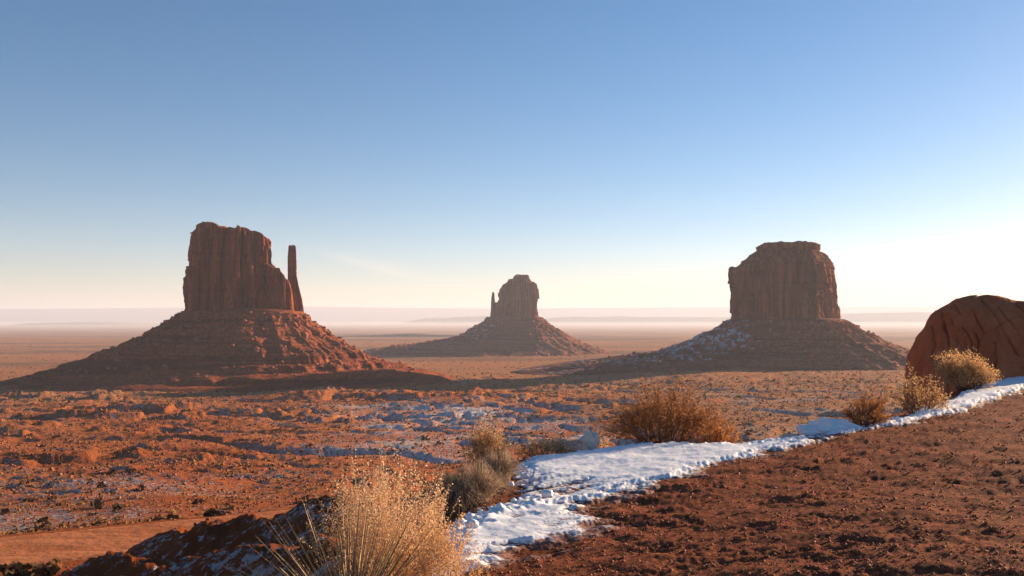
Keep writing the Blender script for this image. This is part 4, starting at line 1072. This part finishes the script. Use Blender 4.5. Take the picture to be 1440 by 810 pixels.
# ------------------------------------------------------------------ scrub and rocks over the valley
def scrub_shapes(seed, n=5, flk=34):
    rg = np.random.default_rng(seed)
    out = []
    for _ in range(n):
        d = rg.normal(size=(flk, 3)); d /= np.linalg.norm(d, axis=1, keepdims=True); d[:, 2] = np.abs(d[:, 2])
        C = d * (0.45 + 0.5 * rg.random((flk, 1))) * np.array([1, 1, 0.85]) * 0.8
        V, Fc = flecks(C, 0.22 + 0.20 * rg.random(flk), rg, 0.75)
        V[:, 2] = np.maximum(V[:, 2], -0.1)
        out.append(V)
    return out, Fc
def valley_scrub():
    rg = np.random.default_rng(900)
    n = 12000
    # spread evenly over the ground between 60 m and 1.5 km
    r = 70 * (1700 / 70) ** rg.random(n); th = rg.uniform(-0.62, 0.62, n)
    x = r * np.sin(th); y = r * np.cos(th); u = x / y
    dens = 0.35 + 0.45 * sst(-0.1, 0.2, u) + 1.3 * fbm(x / 45, y / 30, 4, 901)
    ok = (rg.random(n) < dens) & (road_d(x, y) > 9)
    x, y, r, u = x[ok], y[ok], r[ok], u[ok]
    z = height(x, y)
    dark = rg.random(len(x)) < 0.30 + 0.2 * sst(0, 0.2, u)
    sz = 0.32 + 0.75 * rg.random(len(x)) ** 3 + np.where(dark, 1.5 * rg.random(len(x)) ** 3, 0) + r * 0.0007
    big = np.argsort(-(sz / r))[:560]
    bd = [i for i in big if dark[i]][:150]; bl = [i for i in big if not dark[i]][:150]
    Vs, Fc = scrub_shapes(902, 5, 34)
    kinds = (('scrub_bush', bd, 'juniper', 'small dark bush dotted over the valley floor', 'dark bushes on the valley floor'),
             ('dry_shrub', bl, 'sage', 'small straw-coloured shrub dotted over the valley floor', 'straw-coloured shrubs on the valley floor'))
    used = np.zeros(len(x), bool)
    for nm, ids, mt, lab, grp in kinds:
        ms = [mesh(nm, v, Fc, M[mt]) for v in Vs]
        for i in ids:
            used[i] = True
            o = bpy.data.objects.new(nm, ms[i % 5]); link(o)
            o.location = (x[i], y[i], z[i]); s = float(sz[i])
            o.scale = (s, s, s * (0.8 + 0.3 * rg.random())); o.rotation_euler = (0, 0, rg.random() * 6.28)
            tag(o, lab, 'bush', grp)
    Vs2, Fc2 = scrub_shapes(903, 6, 11)
    for nm, msk, mt in (('dark_scrub', dark & ~used, 'juniper'), ('dry_scrub', ~dark & ~used, 'sage')):
        P = np.stack([x, y, z], -1)[msk]
        me = scatter(Vs2, Fc2, P, sz[msk], rg, nm, M[mt], 0.1)
        tag(obj(nm, me), None, None, None, 'stuff')
    n = 15000
    r = 800 * (5000 / 800) ** rg.random(n); th = rg.uniform(-0.62, 0.62, n)
    x = r * np.sin(th); y = r * np.cos(th)
    ok = rg.random(n) < 0.45 + 1.2 * fbm(x / 220, y / 160, 4, 907)
    x, y, r = x[ok], y[ok], r[ok]
    for xb, yb, rb in ((-357, 1143, 170), (17, 2600, 150), (439, 1420, 200)):
        k_ = np.hypot(x - xb, y - yb) > rb; x, y, r = x[k_], y[k_], r[k_]
    Vs3, Fc3 = scrub_shapes(904, 6, 9)
    sz = 0.8 + 1.8 * rg.random(len(x)) ** 2 + r * 0.0003
    tag(obj('far_scrub', scatter(Vs3, Fc3, np.stack([x, y, height(x, y)], -1), sz, rg, 'far_scrub', M['juniper'], 0.1)), None, None, None, 'stuff')
    # clumps of dead grass, small stones and low scrub too many to count
    oct_v = np.array([(1, 0, 0), (-1, 0, 0), (0, 1, 0), (0, -1, 0), (0, 0, 1.1), (0, 0, -0.4)], float)
    oct_f = np.array([(0, 2, 4), (2, 1, 4), (1, 3, 4), (3, 0, 4), (2, 0, 5), (1, 2, 5), (3, 1, 5), (0, 3, 5)])
    Vo = [oct_v * (0.55 + 0.8 * rg.random((6, 1))) for _ in range(10)]
    for nm, mt, n, s0, s1, sd_ in (('ground_litter', 'sage', 26000, 0.16, 0.45, 911), ('stone_litter', 'rock', 16000, 0.14, 0.5, 912), ('low_scrub_cover', 'juniper', 16000, 0.16, 0.5, 913)):
        r = 100 * (950 / 100) ** (rg.random(n) ** 0.8); th = rg.uniform(-0.60, 0.60, n)
        x = r * np.sin(th); y = r * np.cos(th)
        ok = (road_d(x, y) > 8.5) & (rg.random(n) < 0.5 + 1.6 * fbm(x / 30, y / 18, 4, sd_))
        x, y, r = x[ok], y[ok], r[ok]
        sz = (s0 + s1 * rg.random(len(x)) ** 2.5) * (0.4 + 0.6 * sst(150, 330, r)) + r * 0.0005
        tag(obj(nm, scatter(Vo, oct_f, np.stack([x, y, height(x, y)], -1), sz, rg, nm, M[mt], 0.25)), None, None, None, 'stuff')
    # rocks
    n = 5000
    r = 35 * (900 / 35) ** rg.random(n); th = rg.uniform(-0.60, 0.30, n)
    x = r * np.sin(th); y = r * np.cos(th)
    ok = (road_d(x, y) > 7.5) & (fbm(x / 40, y / 40, 3, 905) > -0.05)
    x, y, r = x[ok], y[ok], r[ok]
    z = height(x, y); sz = (0.06 + 0.45 * rg.random(len(x)) ** 4) * (0.25 + 0.75 * sst(60, 200, r)) + r * 0.0006
    Vr, Fr = rock_shapes(906)
    tag(obj('rubble', scatter(Vr, Fr, np.stack([x, y, z], -1), sz, rg, 'rubble', M['rock'])), None, None, None, 'stuff')
valley_scrub()

# ------------------------------------------------------------------ haze
def build_haze():
    x0, x1, y0, y1, z0, z1 = -60000, 60000, -60000, 60000, -125, 620
    V = np.array([(x, y, z) for z in (z0, z1) for y in (y0, y1) for x in (x0, x1)], float)
    Fc = np.array([(0, 2, 3, 1), (4, 5, 7, 6), (0, 1, 5, 4), (2, 6, 7, 3), (0, 4, 6, 2), (1, 3, 7, 5)])
    m = bpy.data.materials.new('haze_air'); m.use_nodes = True
    t = m.node_tree; t.nodes.remove(t.nodes['Principled BSDF'])
    v = t.nodes.new('ShaderNodeVolumePrincipled')
    v.inputs['Color'].default_value = (0.78, 0.83, 0.98, 1)
    v.inputs['Density'].default_value = 5.2e-5
    v.inputs['Anisotropy'].default_value = 0.15
    t.links.new(v.outputs[0], t.nodes['Material Output'].inputs['Volume'])
    tag(obj('haze', mesh('haze', V, Fc, m)), 'pale morning haze over the valley', 'haze', kind='stuff')
build_haze()
def build_mist():
    prof = [(4800, -99.5, -96), (6500, -99.5, -70), (9000, -99.5, -50), (13500, -99.5, -22), (17500, -99.5, -38), (19000, -99.5, -99)]
    V = []
    for y, zl, zh in prof:
        for x in (-42000, 42000):
            V += [(x, y, -118), (x, y, zh)]
    V = np.array(V, float); Fc = []
    for i in range(len(prof) - 1):
        o = i * 4; p_ = o + 4
        Fc += [(o + 1, o + 3, p_ + 3, p_ + 1), (o, p_, p_ + 2, o + 2), (o, o + 1, p_ + 1, p_), (o + 2, p_ + 2, p_ + 3, o + 3)]
    e = (len(prof) - 1) * 4
    Fc += [(0, 2, 3, 1), (e, e + 1, e + 3, e + 2)]
    m = bpy.data.materials.new('mist_air'); m.use_nodes = True
    t = m.node_tree; t.nodes.remove(t.nodes['Principled BSDF'])
    v = t.nodes.new('ShaderNodeVolumePrincipled')
    v.inputs['Color'].default_value = (0.90, 0.89, 0.94, 1)
    v.inputs['Density'].default_value = 0.85e-4
    v.inputs['Anisotropy'].default_value = 0.1
    t.links.new(v.outputs[0], t.nodes['Material Output'].inputs['Volume'])
    tag(obj('low_mist', mesh('low_mist', V, np.array(Fc), m)), 'white morning mist lying on the far plain', 'mist', kind='stuff')
build_mist()
